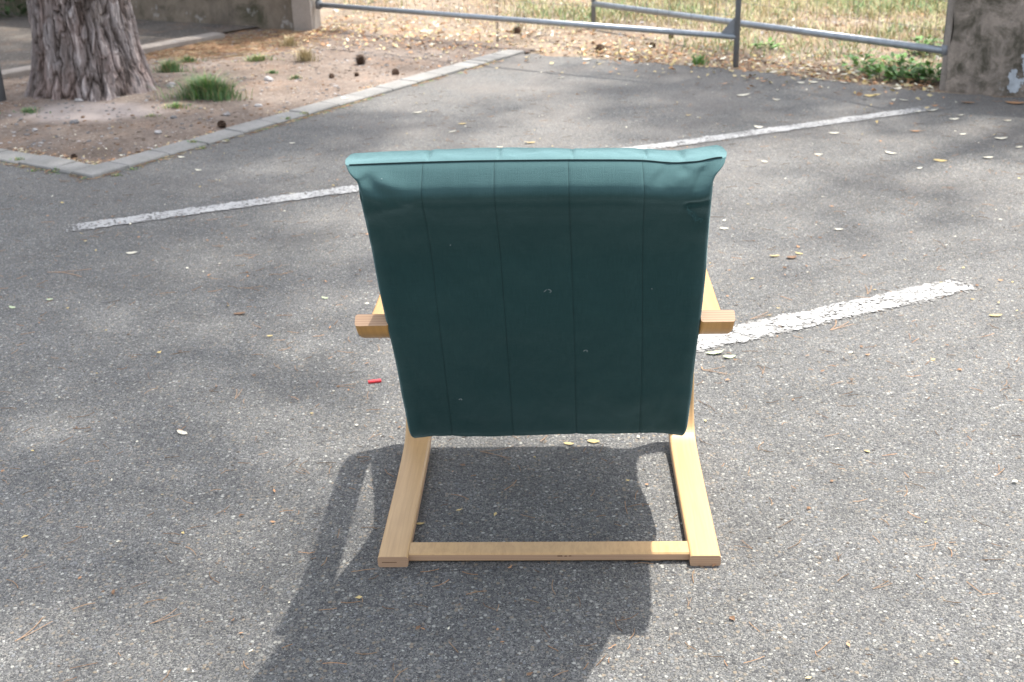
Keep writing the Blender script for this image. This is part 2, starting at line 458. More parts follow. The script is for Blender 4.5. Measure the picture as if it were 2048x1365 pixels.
def box_verts(o, ux, uy, lx, ly, z0, z1, bev=.004, jit=0.0):
    """a block with bevelled top edges; o = corner, ux, uy = 2-D directions"""
    V = []
    for (zz, ins) in ((z0, 0), (z1 - bev, 0), (z1, bev)):
        for (a, b) in ((ins, ins), (lx - ins, ins), (lx - ins, ly - ins), (ins, ly - ins)):
            p = Vector(o) + Vector(ux) * a + Vector(uy) * b
            V.append(Vector((p.x + random.uniform(-jit, jit), p.y + random.uniform(-jit, jit), zz + random.uniform(-jit, jit) * (zz > z0))))
    Fc = [(3, 2, 1, 0), (8, 9, 10, 11)]
    for r in (0, 4):
        for i in range(4): Fc.append((r + i, r + (i + 1) % 4, r + 4 + (i + 1) % 4, r + 4 + i))
    return V, Fc


bpy.data.objects.remove(far_kerb)
L3 = (k3b - (k3s - k3d * 4)).length; V, Fc = box_verts(k3s - k3d * 4, k3d, -k3n, L3, .13, -.03, .045, .006)
far_kerb = mesh_obj('far_kerb', V, Fc, M['wall_end']); tag(far_kerb, kind='structure')

# kerb of small concrete blocks along the verge
kerb = mesh_obj('kerb', *box_verts(CORNER + DA * .02, DA, Vector((-DA.y, DA.x)), A_LEN - .05, KW - .03, -.06, -.002, .002), M['stone_dark'])
tag(kerb, kind='structure')
NA = Vector((-DA.y, DA.x))      # towards the verge
s = 0.0; k = 0
while s < A_LEN - .05:
    L = .200 if k == 0 else .235 + random.uniform(-.006, .006)
    L = min(L, A_LEN - s)
    V, Fc = box_verts(CORNER + DA * (s + .003) + NA * random.uniform(-.003, .003), DA, NA, L - .006, KW, -.05, .014 + random.uniform(-.003, .004), .005, .0015)
    mesh_obj('kerb_stone', V, Fc, M['kerb'], kerb)
    s += L; k += 1
NBv = Vector((-DB.y, DB.x)) * -1
if NBv.dot(DA) < 0: NBv = -NBv
s = KW + .004
for k in range(14):
    L = (.125 if k == 0 else .245) + random.uniform(-.008, .008)
    V, Fc = box_verts(CORNER + DB * (s + .005) + NBv * random.uniform(-.004, .004), DB, NBv, L - .010, KW - .004, -.05, .013 + random.uniform(-.003, .004), .005, .0015)
    if (DB.x * NBv.y - DB.y * NBv.x) < 0: Fc = [f[::-1] for f in Fc]
    mesh_obj('kerb_stone', V, Fc, M['kerb'], kerb)
    s += L


# worn painted lines: thin sheets with the bare spots left out
def paint_line(name, a, b, width, wear, fade0, fade1, step=.0038, seed=0.0, blocks=False, mat='paint', z=.0042):
    a = Vector(a); b = Vector(b); L = (b - a).length; d = (b - a) / L; n = Vector((-d.y, d.x))
    nx = int(L / step); ny = int(width * 1.25 / step)
    V = []; Fc = []
    for j in range(ny + 1):
        for i in range(nx + 1):
            p = a + d * (i * step) + n * ((j - ny / 2) * step); V.append((p.x, p.y, z))
    for j in range(ny):
        for i in range(nx):
            x = i * step; y = (j + .5 - ny / 2) * step
            e = abs(y) / (width / 2)
            edge = .9 + .22 * fbm(x * 9, seed, 1, 3) + .26 * fbm(x * 50, y * 50, seed, 2)
            if e > edge: continue
            w = fbm(x * 85, y * 85, seed, 3) * (.45 if blocks else .8) + fbm(x * 14, y * 14, seed + 4, 3) * .28 + fbm(x * 3, 0, seed, 2) * .15
            th = wear + 1.3 * max(0, 1 - x / fade0) + 1.3 * max(0, 1 - (L - x) / fade1) + .45 * max(0, e - .7)
            if blocks:
                q = Vector((x * 11, y * 13, seed))
                dd = noise.voronoi(q + Vector((fbm(x * 30, y * 30, 1, 2) * .35, fbm(x * 30, y * 30, 7, 2) * .35, 0)))[0]
                crack = dd[1] - dd[0]
                if crack < .045 + .05 * (w < -.05): continue
            if w < th - .62: continue
            q = j * (nx + 1) + i; Fc.append((q, q + 1, q + nx + 2, q + nx + 1))
    used = sorted({i for f in Fc for i in f}); mp = {o: k for k, o in enumerate(used)}
    return tag(mesh_obj(name, [V[i] for i in used], [tuple(mp[i] for i in f) for f in Fc], M[mat]), kind='structure')


paint_line('parking_line', (-1.74, 4.342), (.30, 5.205), .100, .40, .14, .02, seed=1.0)
paint_line('parking_line', (.30, 5.205), (2.55, 6.16), .098, .40, .02, .7, seed=2.0)
paint_line('parking_line', (.18, 2.965), (1.52, 3.565), .112, .39, .26, .16, seed=5.0, blocks=True)

# greyed paint left between the flakes
paint_line('parking_line_residue', (.16, 2.955), (1.56, 3.583), .122, .42, .30, .22, seed=9.0, mat='paint_dull', z=.0020)
paint_line('parking_line_residue', (-1.74, 4.342), (.30, 5.205), .104, .40, .12, .02, seed=12.0, mat='paint_dull', z=.0020)
paint_line('parking_line_residue', (.30, 5.205), (2.60, 6.18), .104, .40, .02, .6, seed=13.0, mat='paint_dull', z=.0020)

# ------------------------------------------------------------------ walls and pillar
def slab(name, base, h, mats, z0=-.1, nz=10, rough=.006, label=None, cat='wall', parent=None):
    """a wall standing on the polygon base (counter-clockwise), faces subdivided and slightly uneven"""
    V = []; Fc = []; n = len(base); seg = []
    for i in range(n):
        a = Vector(base[i]); b = Vector(base[(i + 1) % n]); k = max(1, int((b - a).length / .05))
        for j in range(k): seg.append(a + (b - a) * j / k)
    N = len(seg); cx = sum(p.x for p in seg) / N; cy = sum(p.y for p in seg) / N
    zs = [z0 + (h - z0) * i / (nz * 2) for i in range(nz * 2 + 1)]
    for zz in zs:
        for p in seg:
            w = fbm(p.x * 6, p.y * 6, zz * 6, 4) * rough
            q = (p - Vector((cx, cy))).normalized() * w; V.append((p.x + q.x, p.y + q.y, zz))
    for i in range(len(zs) - 1):
        for j in range(N): Fc.append((i * N + j, i * N + (j + 1) % N, (i + 1) * N + (j + 1) % N, (i + 1) * N + j))
    Fc.append(tuple(range((len(zs) - 1) * N, len(zs) * N)))
    o = mesh_obj(name, V, Fc, mats, parent)
    return o


wall_root = empty('concrete_wall', (-1.556, 9.03, 0))
tag(wall_root, 'mossy stained concrete wall behind the pine trunk, ending in a paler pillar', 'wall')
def loc(o, root):
    o.parent = root; o.matrix_parent_inverse = Matrix.Translation(root.location).inverted(); return o
wdir = (Vector((-1.49, 9.06)) - Vector((-4.3, 10.55))).normalized(); wnrm = Vector((-wdir.y, wdir.x))
a = Vector((-1.53, 9.075)); b = a - wdir * 9
loc(slab('wall_panel', [b, a, a + wnrm * .16, b + wnrm * .16], 1.35, M['wall'], nz=14), wall_root)
e0 = Vector((-1.53, 9.045))
loc(slab('wall_pillar', [e0, e0 + Vector((.135, -.005)), e0 + Vector((.17, .22)), e0 + Vector((.02, .24))], 1.5, M['wall_end'], nz=12, rough=.004), wall_root)
bm_ = box_verts((b - wnrm * .03), wdir, wnrm, 8.97, .22, 1.352, 1.40, .01); loc(mesh_obj('coping', *bm_, M['wall_end']), wall_root)

pil = empty('gate_pillar', (2.50, 6.50, 0))
tag(pil, 'blotched concrete pillar with black moss patches right of the gate', 'pillar')
pdir = Vector((.375, -.195)).normalized(); pn = Vector((-pdir.y, pdir.x))
p0_ = Vector((2.352, 6.425))
loc(slab('pillar_body', [p0_, p0_ + pdir * 1.6, p0_ + pdir * 1.6 + pn * .40, p0_ + pn * .40], 1.2, M['pillar'], nz=14, rough=.010), pil)
loc(slab('pillar_edge', [p0_ - pdir * .035 + pn * .02, p0_ - pdir * .004 + pn * .02, p0_ - pdir * .004 + pn * .38, p0_ - pdir * .035 + pn * .38], 1.18, M['wall_end'], nz=14, rough=.002), pil)
V, Fc = box_verts(p0_ - pdir * .05 - pn * .02, pdir, pn, 1.70, .46, 1.203, 1.26, .012); loc(mesh_obj('cap', V, Fc, M['wall_end']), pil)
# broken white limewash spot low on the pillar's face
def wash(cx, cz, rx, rz, seed):
    step = .0035; V = []; Fc = []; nx = int(rx * 3 / step); nz = int(rz * 3 / step)
    for j in range(nz):
        for i in range(nx):
            x = (i - nx / 2) * step; z = (j - nz / 2) * step
            r = math.hypot(x / rx, z / rz) + .9 * fbm(x * 22, z * 16, seed, 4) + .35 * fbm(x * 90, z * 90, seed, 2)
            if r > 1 or cz + z < .004: continue
            c = len(V)
            for (dx, dz) in ((0, 0), (step, 0), (step, step), (0, step)):
                q = p0_ + pdir * (cx + x + dx) - pn * .0085; V.append(Vector((q.x, q.y, cz + z + dz)))
            Fc.append((c, c + 1, c + 2, c + 3))
    return V, Fc
M['limewash'] = mat_plain('limewash', (.40, .43, .46), .9, .25, 30)
M['moss'] = mat_plain('black_moss', (.07, .066, .048), .95, .5, 30, bump=.8)
for (a_, mt) in (((.345, .055, .035, .05, 3), 'limewash'), ((.385, .16, .03, .07, 8), 'limewash')): loc(mesh_obj('limewash_patch', *wash(*a_), M[mt]), pil)

# ------------------------------------------------------------------ tubular gate, two leaves
GP = Vector((1.377, 7.225)); WL_ = Vector((-1.345, 9.13)); GH = 1.42
PIL_ = Vector((2.345, 6.47)); G2 = at(1187, 50).xy


def gate_leaf(name, foot, hinge, h0, h1, label, foot_z, rad=.021):
    root = empty(name, (hinge.x, hinge.y, 0)); tag(root, label, 'gate', 'two leaves of the metal gate')
    def T(path, r, nm, mat, n=12): return loc(mesh_obj(nm, *tube(path, r, n), mat, smooth=True), root)
    d = (hinge - foot).normalized()
    T([(foot.x, foot.y, foot_z), (foot.x, foot.y, GH)], .0175 if name else 0, 'post', M['galv2'])
    a = foot; b = hinge
    T([(a.x, a.y, h0), (b.x, b.y, h1)], rad * .86, 'rail', M['galv'])
    T([(a.x, a.y, GH), (b.x, b.y, GH)], rad * .62, 'rail', M['galv'])
    T([(b.x, b.y, h1 - .03), (b.x, b.y, GH)], .016, 'hinge_stile', M['galv2'])
    # wire mesh between the rails
    mb = MB(); L = (b - a).length; n = int(L / .075)
    for i in range(1, n):
        p = a + (b - a) * i / n; z = h0 + (h1 - h0) * i / n
        mb.add(*tube([(p.x, p.y, z), (p.x, p.y, GH)], .0010, 4, False))
    for z in np.arange(.30, GH, .15):
        mb.add(*tube([(a.x, a.y, z), (b.x, b.y, z)], .0010, 4, False))
    o = mb.obj('wire_mesh', M['galv2']); loc(o, root); o['kind'] = 'stuff'
    return root


g1 = gate_leaf('gate_leaf', GP, WL_, .178, .187, 'nearer leaf of the grey tubular gate, hung on the left wall, with a triangular gusset', 0.0)
# gusset plate in the corner of rail and post
dirg = (WL_ - GP).normalized(); gn = Vector((-dirg.y, dirg.x)) * .004
gv = []
for sgn in (-1, 1):
    for (s_, z_) in ((.012, .185), (.105, .186), (.085, .215), (.02, .29), (.012, .29)):
        p = GP + dirg * s_ + gn * sgn; gv.append((p.x, p.y, z_))
gf = [(0, 1, 2, 3, 4), (9, 8, 7, 6, 5)] + [(i, (i + 1) % 5 + 0, (i + 1) % 5 + 5, i + 5) for i in range(5)]
loc(mesh_obj('gusset', gv, gf, M['galv2']), g1)
g2 = gate_leaf('gate_leaf', G2, PIL_, .150, .197, 'farther leaf of the grey tubular gate, hung on the blotched right pillar', 0.0, .024)
for zz in (.197, .9):
    V, Fc = tube([(PIL_.x, PIL_.y, zz - .02), (PIL_.x, PIL_.y, zz + .03)], .022, 10)
    loc(mesh_obj('hinge', V, Fc, M['galv2'], smooth=True), g2)
for zz in (.187, 1.1):
    V, Fc = tube([(WL_.x, WL_.y, zz - .025), (WL_.x, WL_.y, zz + .03)], .026, 10)
    loc(mesh_obj('hinge', V, Fc, M['galv2'], smooth=True), g1)

bl = empty('bollard', (-2.795, 6.70, 0)); tag(bl, 'grey metal post cut by the left edge of the picture beside the pine', 'post')
V, Fc = tube([(0, 0, -.03), (0, 0, 1.0)], .035, 18); o = mesh_obj('post_tube', V, Fc, M['galv2'], bl, smooth=True)
V, Fc = tube([(0, 0, 1.0), (0, 0, 1.012), (0, 0, 1.03)], [.038, .038, .02], 18); mesh_obj('post_cap', V, Fc, M['galv2'], bl)
V, Fc = tube([(0, 0, .012), (0, 0, .022)], .065, 18); mesh_obj('base_plate', V, Fc, M['galv2'], bl)

# ------------------------------------------------------------------ pine tree
def build_trunk():
    V = []; dep = []; nA = 520
    zs = list(np.linspace(-.06, .95, 300)) + list(np.linspace(.98, 14.0, 70))
    for zi, z in enumerate(zs):
        zz = max(z, 0)
        R0 = .262 + .080 * math.exp(-zz / .15) + .035 * math.exp(-zz / .5) - .014 * zz
        lean = .012 * zz
        for i in range(nA):
            th = 2 * math.pi * i / nA; cx, cy = math.cos(th), math.sin(th)
            root = (.045 * math.cos(th * 5 + .6) + .03 * math.cos(th * 3 + 2)) * math.exp(-zz / .13)
            wob = .022 * fbm(cx * 1.3, cy * 1.3, z * .8, 2)
            # plates: stretched cells, split by wandering fissures
            wx = fbm(cx * 3, cy * 3, z * 3, 3) * .5
            wy = fbm(cx * 4 + 9, cy * 4, z * 4, 3) * .5
            q = Vector((cx * 3.0 + wx, cy * 3.0 + wy, z * 1.9 + fbm(cx * 4, cy * 4, z * 2 + 7, 2) * .6))
            dd = noise.voronoi(q)[0]; f1 = min(1, (dd[1] - dd[0]) / .16)
            q2 = Vector((cx * 8 + wx * 1.6, cy * 8 + wy * 1.6, z * 6.0 + wy)); d2 = noise.voronoi(q2)[0]; f2 = min(1, (d2[1] - d2[0]) / .13)
            rid = 1 - abs(noise.noise(Vector((cx * 6 + wx, cy * 6 + wy, z * 1.3)))) * 3.0
            flake = noise.cell(Vector((cx * 9 + wx * 2, cy * 9 + wy * 2, z * 7 + wx)))
            plate = .55 * f1 ** .5 + .17 * f2 ** .6 + .14 * max(0, rid) + .14 * flake
            fine = fbm(cx * 26, cy * 26, z * 14, 3) * .12
            dpt = max(0, min(1, plate + fine))
            r = R0 * (1 + root + wob) + (dpt - .7) * .040 * (1 if z < 3 else .6)
            V.append((TRUNK.x + lean + r * cx, TRUNK.y + r * cy, z)); dep.append(dpt)
    Fc = []
    for j in range(len(zs) - 1):
        b = j * nA
        for i in range(nA):
            k = (i + 1) % nA; Fc.append((b + i, b + k, b + nA + k, b + nA + i))
    Fc.append(tuple(range((len(zs) - 1) * nA, len(zs) * nA)))
    o = mesh_obj('trunk', V, Fc, M['bark'], smooth=True)
    at_ = o.data.attributes.new('depth', 'FLOAT', 'POINT'); at_.data.foreach_set('value', dep)
    return o


tree = empty('pine_tree', (TRUNK.x, TRUNK.y, 0)); tag(tree, 'thick pine trunk with deeply fissured grey-pink bark on the dirt verge', 'tree')
loc(build_trunk(), tree)


def clump(mb, c, r, n, size=.11, flat=.55):
    for _ in range(n):
        v = Vector((random.gauss(0, 1), random.gauss(0, 1), random.gauss(0, 1) * flat)); v = v * (r * random.random() ** .4 / max(v.length, .01))
        p = c + v; d = Vector((random.uniform(-1, 1), random.uniform(-1, 1), random.uniform(-.4, .9))).normalized()
        s = d.cross(Vector((random.uniform(-1, 1), random.uniform(-1, 1), random.uniform(-1, 1)))).normalized() * size * .22
        e = d * size * random.uniform(.7, 1.4)
        mb.add([p - s, p + s, p + e + s * .3, p + e - s * .3], [(0, 1, 2, 3)])


crown = MB(); limbs = []
def add_limb(z0, target, dens=1.0, clump_r=.42):
    a = Vector((TRUNK.x + .012 * z0, TRUNK.y, z0)); t = Vector(target); mid = a.lerp(t, .45) + Vector((0, 0, -.25))
    path = [Vector(p) for p in catmull([a, mid, t], 7)]; r0 = .085
    rr = [r0 * (1 - .85 * i / (len(path) - 1)) for i in range(len(path))]
    V, Fc = tube(path, rr, 8); loc(mesh_obj('limb', V, Fc, M['bark'], smooth=True), tree)
    for i in range(int(7 * dens)):
        k = random.uniform(.7, 1.0); p = path[int(k * (len(path) - 1))] + Vector((random.gauss(0, .5), random.gauss(0, .5), random.uniform(0, .5)))
        clump(crown, p, clump_r * random.uniform(.7, 1.2), int(120 * dens), .15)

# limbs spread over the verge and the nearer asphalt; the sun sits towards +x, +y
random.seed(21)
def shade(gx, gy, h):  # a point at height h whose shade lands on gx, gy
    return (gx + SUN.x / SUN.z * h, gy + SUN.y / SUN.z * h, h)
def shade_px(u, v, h):
    p = at(u, v); return shade(p.x, p.y, h)
for (u, v, h, dens) in [(150, 190, 11, 1.2), (60, 120, 12, 1.3), (-60, 60, 11, 1.3), (200, 280, 13, .8), (420, 60, 11.5, 1.0), (330, 40, 12, 1.0), (100, 430, 13, .9), (330, 480, 13.5, .9), (560, 460, 14, .85), (100, 600, 13, .7), (300, 620, 14, .85), (440, 690, 14, .7), (620, 580, 13.5, .8), (-80, 500, 13, .7), (450, 400, 14, .7), (120, 800, 14, .45), (560, 1060, 14, .55), (500, 1230, 14, .5), (380, 960, 14, .4), (60, 850, 14, .7),
                        (230, 1000, 13.5, .6), (420, 600, 12.5, .7), (640, 390, 14, .6), (480, 340, 12, .6), (900, 225, 13, .9), (1060, 215, 14, .9), (760, 330, 14, .5), (800, 180, 13, .6), (740, 270, 14, .5), (560, 1180, 14, .55), (60, 1100, 14, .35), (330, 760, 13.5, .4)]:
    add_limb(h * random.uniform(.62, .8), shade_px(u, v, h), dens, .55)
oc = crown.obj('crown', M['foliage']); loc(oc, tree)

# a second pine in the park, out of frame to the right; its outer limbs shade the far asphalt
T1 = TRUNK.copy(); TRUNK = Vector((6.6, 9.6, 0)); crown = MB(); tree_a = tree
tree = empty('pine_tree', (TRUNK.x, TRUNK.y, 0)); tag(tree, 'second pine standing in the field right of the picture, beyond the pillar', 'tree')
V, Fc = tube([(TRUNK.x + .02 * z, TRUNK.y, z) for z in np.linspace(-.1, 14, 24)], [.30 - .017 * z + .09 * math.exp(-max(z, 0) / .2) for z in np.linspace(-.1, 14, 24)], 24)
loc(mesh_obj('trunk', V, Fc, M['leaf_brown'], smooth=True), tree)
for (u, v, h, dens) in [(1230, 150, 12.5, .9), (1360, 175, 13, .9), (1490, 170, 12, .9), (1640, 190, 13, .7), (1530, 415, 14, .5), (1640, 400, 13.5, .5), (1300, 230, 13, .5), (1780, 330, 14, .35), (1980, 235, 12.5, .5), (1080, 190, 13, .6), (1900, 60, 12, .4)]:
    add_limb(h * random.uniform(.65, .8), shade_px(u, v, h), dens * .8, .6)
loc(crown.obj('crown', M['foliage']), tree)
TRUNK = T1; tree = tree_a

# ------------------------------------------------------------------ armchair
CH = Vector((.0592, 2.0279, 0)); CYAW = -.0454
chair = empty('armchair', CH, CYAW)
tag(chair, 'reclining bentwood armchair with teal fabric cushion, seen from behind on the asphalt', 'armchair')
TH = .024
# outline of one side frame: (y, z) of its upper / inner surface, from the rear end of the runner round to the arm's tail
path_pts_ = [(0.0, TH), (.12, TH), (.25, TH), (.37, TH + .003), (.43, .030), (.475, .037), (.507, .056), (.530, .095), (.543, .15), (.552, .20), (.565, .27), (.582, .345),
             (.594, .395), (.598, .425), (.590, .446), (.572, .459), (.545, .464), (.48, .463), (.38, .460), (.28, .460), (.20, .460), (.13, .463), (.07, .472), (.025, .487), (-.012, .509), (-.036, .536)]


def side_frame(x0, x1):
    C = catmull(path_pts_, 5); C = [Vector((c[0], c[1])) for c in C]; n = len(C)
    V = []; U = []; s = 0.0
    bv = .0050
    nor = []
    for i in range(n):
        t = (C[min(i + 1, n - 1)] - C[max(i - 1, 0)]).normalized(); nor.append(Vector((t.y, -t.x)))   # outward (down / front / up)
    for i in range(n):
        if i: s += (C[i] - C[i - 1]).length
        N_ = nor[i]
        prof = []
        for (cx_, cq_, a0) in ((x1 - bv, bv, -90), (x1 - bv, TH - bv, 0), (x0 + bv, TH - bv, 90), (x0 + bv, bv, 180)):
            for da in (0, 30, 60, 90): prof.append((cx_ + bv * math.cos(math.radians(a0 + da)), cq_ + bv * math.sin(math.radians(a0 + da))))
        for (x, q) in prof:
            p = C[i] + N_ * q; V.append((x, p.x, p.y)); U.append((s, q / TH))
    NP = 16
    Fc = []; mi = []
    for i in range(n - 1):
        for k in range(NP):
            k2 = (k + 1) % NP; Fc.append((i * NP + k, i * NP + k2, (i + 1) * NP + k2, (i + 1) * NP + k)); mi.append(1 if k in (3, 11) else 0)
    # cut ends get their own vertices so that the layers show across them
    for row in (0, n - 1):
        b = len(V)
        for k in range(NP): V.append(V[row * NP + k]); U.append((V[row * NP + k][0], U[row * NP + k][1]))
        f = tuple(range(b, b + NP)); Fc.append(f if row == 0 else f[::-1]); mi.append(1)
    return mesh_obj('side_frame', V, Fc, None, chair, smooth=False, mats=[M['wood'], M['ply']], mat_idx=mi, uvs=U)


side_frame(-.340, -.2795); side_frame(.2795, .340)


def bar(name, x0, x1, y0, y1, z0, z1, tilt=0.0):
    """a flat bar across the chair with laminated long edges"""
    bv = .003
    sec = [(y0 + bv, z0), (y1 - bv, z0), (y1, z0 + bv), (y1, z1 - bv), (y1 - bv, z1), (y0 + bv, z1), (y0, z1 - bv), (y0, z0 + bv)]
    ym, zm = (y0 + y1) / 2, (z0 + z1) / 2; ct, st = math.cos(tilt), math.sin(tilt)
    V = []; U = []
    for x in (x0, x1):
        for (y, z) in sec:
            dy, dz = y - ym, z - zm; V.append((x, ym + dy * ct - dz * st, zm + dy * st + dz * ct)); U.append((y * 8, (z - z0) / (z1 - z0)))
    Fc = []; mi = []
    for k in range(8):
        k2 = (k + 1) % 8; Fc.append((k, k2, 8 + k2, 8 + k)[::-1]); mi.append(1 if k in (1, 2, 3, 5, 6, 7) and k in (2, 6) else 0)
    Fc += [tuple(range(8)), tuple(range(8, 16))[::-1]]; mi += [1, 1]
    return mesh_obj(name, V, Fc, None, chair, mats=[M['wood'], M['ply']], mat_idx=mi, uvs=U)


bar('rear_crossbar', -.2795, .2795, .014, .060, .003, .0215)
bar('front_crossbar', -.2795, .2795, .545, .563, .205, .250)
# seat frame hidden by the cushion: two bent rails, slats and the bolts to the side frames
seat_path = [(-.135, .845), (-.10, .77), (-.05, .67), (.0, .58), (.07, .46), (.15, .335), (.21, .262), (.26, .245), (.33, .262), (.42, .30), (.52, .345), (.585, .372)]
for sx in (-1, 1):
    C = [Vector((c[0], c[1])) for c in catmull(seat_path, 4)]; V = []; Fc = []; n = len(C)
    for i in range(n):
        t = (C[min(i + 1, n - 1)] - C[max(i - 1, 0)]).normalized(); N_ = Vector((-t.y, t.x))
        for (dx, q) in ((-.0125, -.012), (.0125, -.012), (.0125, .012), (-.0125, .012)):
            p = C[i] + N_ * q; V.append((sx * .245 + dx, p.x, p.y))
    for i in range(n - 1):
        for k in range(4): Fc.append((i * 4 + k, i * 4 + (k + 1) % 4, i * 4 + 4 + (k + 1) % 4, i * 4 + 4 + k))
    Fc += [(0, 1, 2, 3), tuple(range(n * 4 - 4, n * 4))[::-1]]
    mesh_obj('seat_rail', V, Fc, M['wood'], chair)
for (yy, zz) in ((.30, .248), (.40, .288), (.50, .333)):
    mesh_obj('seat_slat', *tube([(-.232, yy, zz), (.232, yy, zz)], .009, 8), M['wood'], chair, smooth=True)

# cushion
B_ = [(-.205, .876), (-.217, .868), (-.228, .856), (-.236, .843), (-.237, .829), (-.221, .811), (-.197, .788), (-.168, .757), (-.122, .70), (-.088, .640), (-.062, .590), (-.030, .530), (.012, .462), (.058, .390), (.103, .318), (.150, .252), (.186, .203), (.208, .191),
      (.28, .203), (.38, .246), (.48, .300), (.57, .352), (.620, .392), (.642, .425)]
F_ = [(-.140, .879), (-.139, .870), (-.136, .857), (-.131, .842), (-.125, .832), (-.112, .818), (-.098, .800), (-.072, .768), (-.034, .716), (-.004, .660), (.024, .606), (.056, .548), (.100, .482), (.146, .412), (.186, .345), (.225, .322), (.262, .312), (.30, .318),
      (.35, .338), (.43, .378), (.52, .420), (.59, .448), (.625, .456), (.645, .446)]
W_ = [.289, .286, .278, .2745, .274, .275, .277, .279, .282, .284, .284, .2835, .283, .284, .286, .2865, .286, .285, .284, .284, .286, .286, .284, .276]
GROOVES = [-.173, -.062, .052, .166]


def fold(x, v):
    """outward push of the back panel (metres) at x across and v metres below the top seam"""
    d = 0.0
    def crease(x0, v0, x1, v1, w, amp, taper=1.0):
        v0 *= .72; v1 *= .72
        amp *= 1.5; a = Vector((x0, v0)); b = Vector((x1, v1)); p = Vector((x, v)); ab = b - a; t = max(0, min(1, (p - a).dot(ab) / ab.length_squared))
        dist = (p - a - ab * t).length; return amp * math.exp(-(dist / w) ** 2) * (1 - taper * t * .8)
    # gathers running out of the right ear
    d += crease(.284, .012, .255, .10, .009, .008) + crease(.272, .0, .238, .085, .008, -.007) + crease(.250, .006, .212, .055, .009, .005) + crease(.232, .02, .245, .018, .010, -.006)
    d += crease(.205, .008, .190, .05, .006, -.0035) + crease(.190, .008, .172, .055, .006, .003)
    d += crease(.17, .085, .24, .115, .018, .0015) + crease(.24, .118, .278, .10, .009, -.006)
    # softer ones from the left ear
    d += crease(-.280, .02, -.235, .085, .013, .006) + crease(-.262, .04, -.215, .100, .012, -.006) + crease(-.235, .045, -.18, .072, .013, .005) + crease(-.278, .075, -.250, .10, .010, -.004)
    d += crease(-.20, .10, -.265, .15, .014, .003)
    # scallops down both edges, slack across the middle
    e = max(0, (abs(x) - .24) / .04)
    d += .0030 * e * math.sin(v * 75 + (x > 0) * 1.3) * math.exp(-v * 2.2)
    d += .0035 * fbm(x * 5, v * 4, 2, 3) + .0010 * fbm(x * 30, v * 12, 6, 2)
    for g in GROOVES:
        gx = g * (1 + .17 * v)
        d -= .0012 * math.exp(-((x - gx) / .0020) ** 2) + .0005 * math.exp(-((x - gx) / .012) ** 2)
    # the frame's top bar pushes a ridge through the panel
    d += .002 * math.exp(-((v - .044) / .014) ** 2) * max(0, 1 - (abs(x) / .25) ** 4)
    d -= .0015 * math.exp(-((v - .075) / .014) ** 2) * max(0, 1 - (abs(x) / .24) ** 4)
    return d


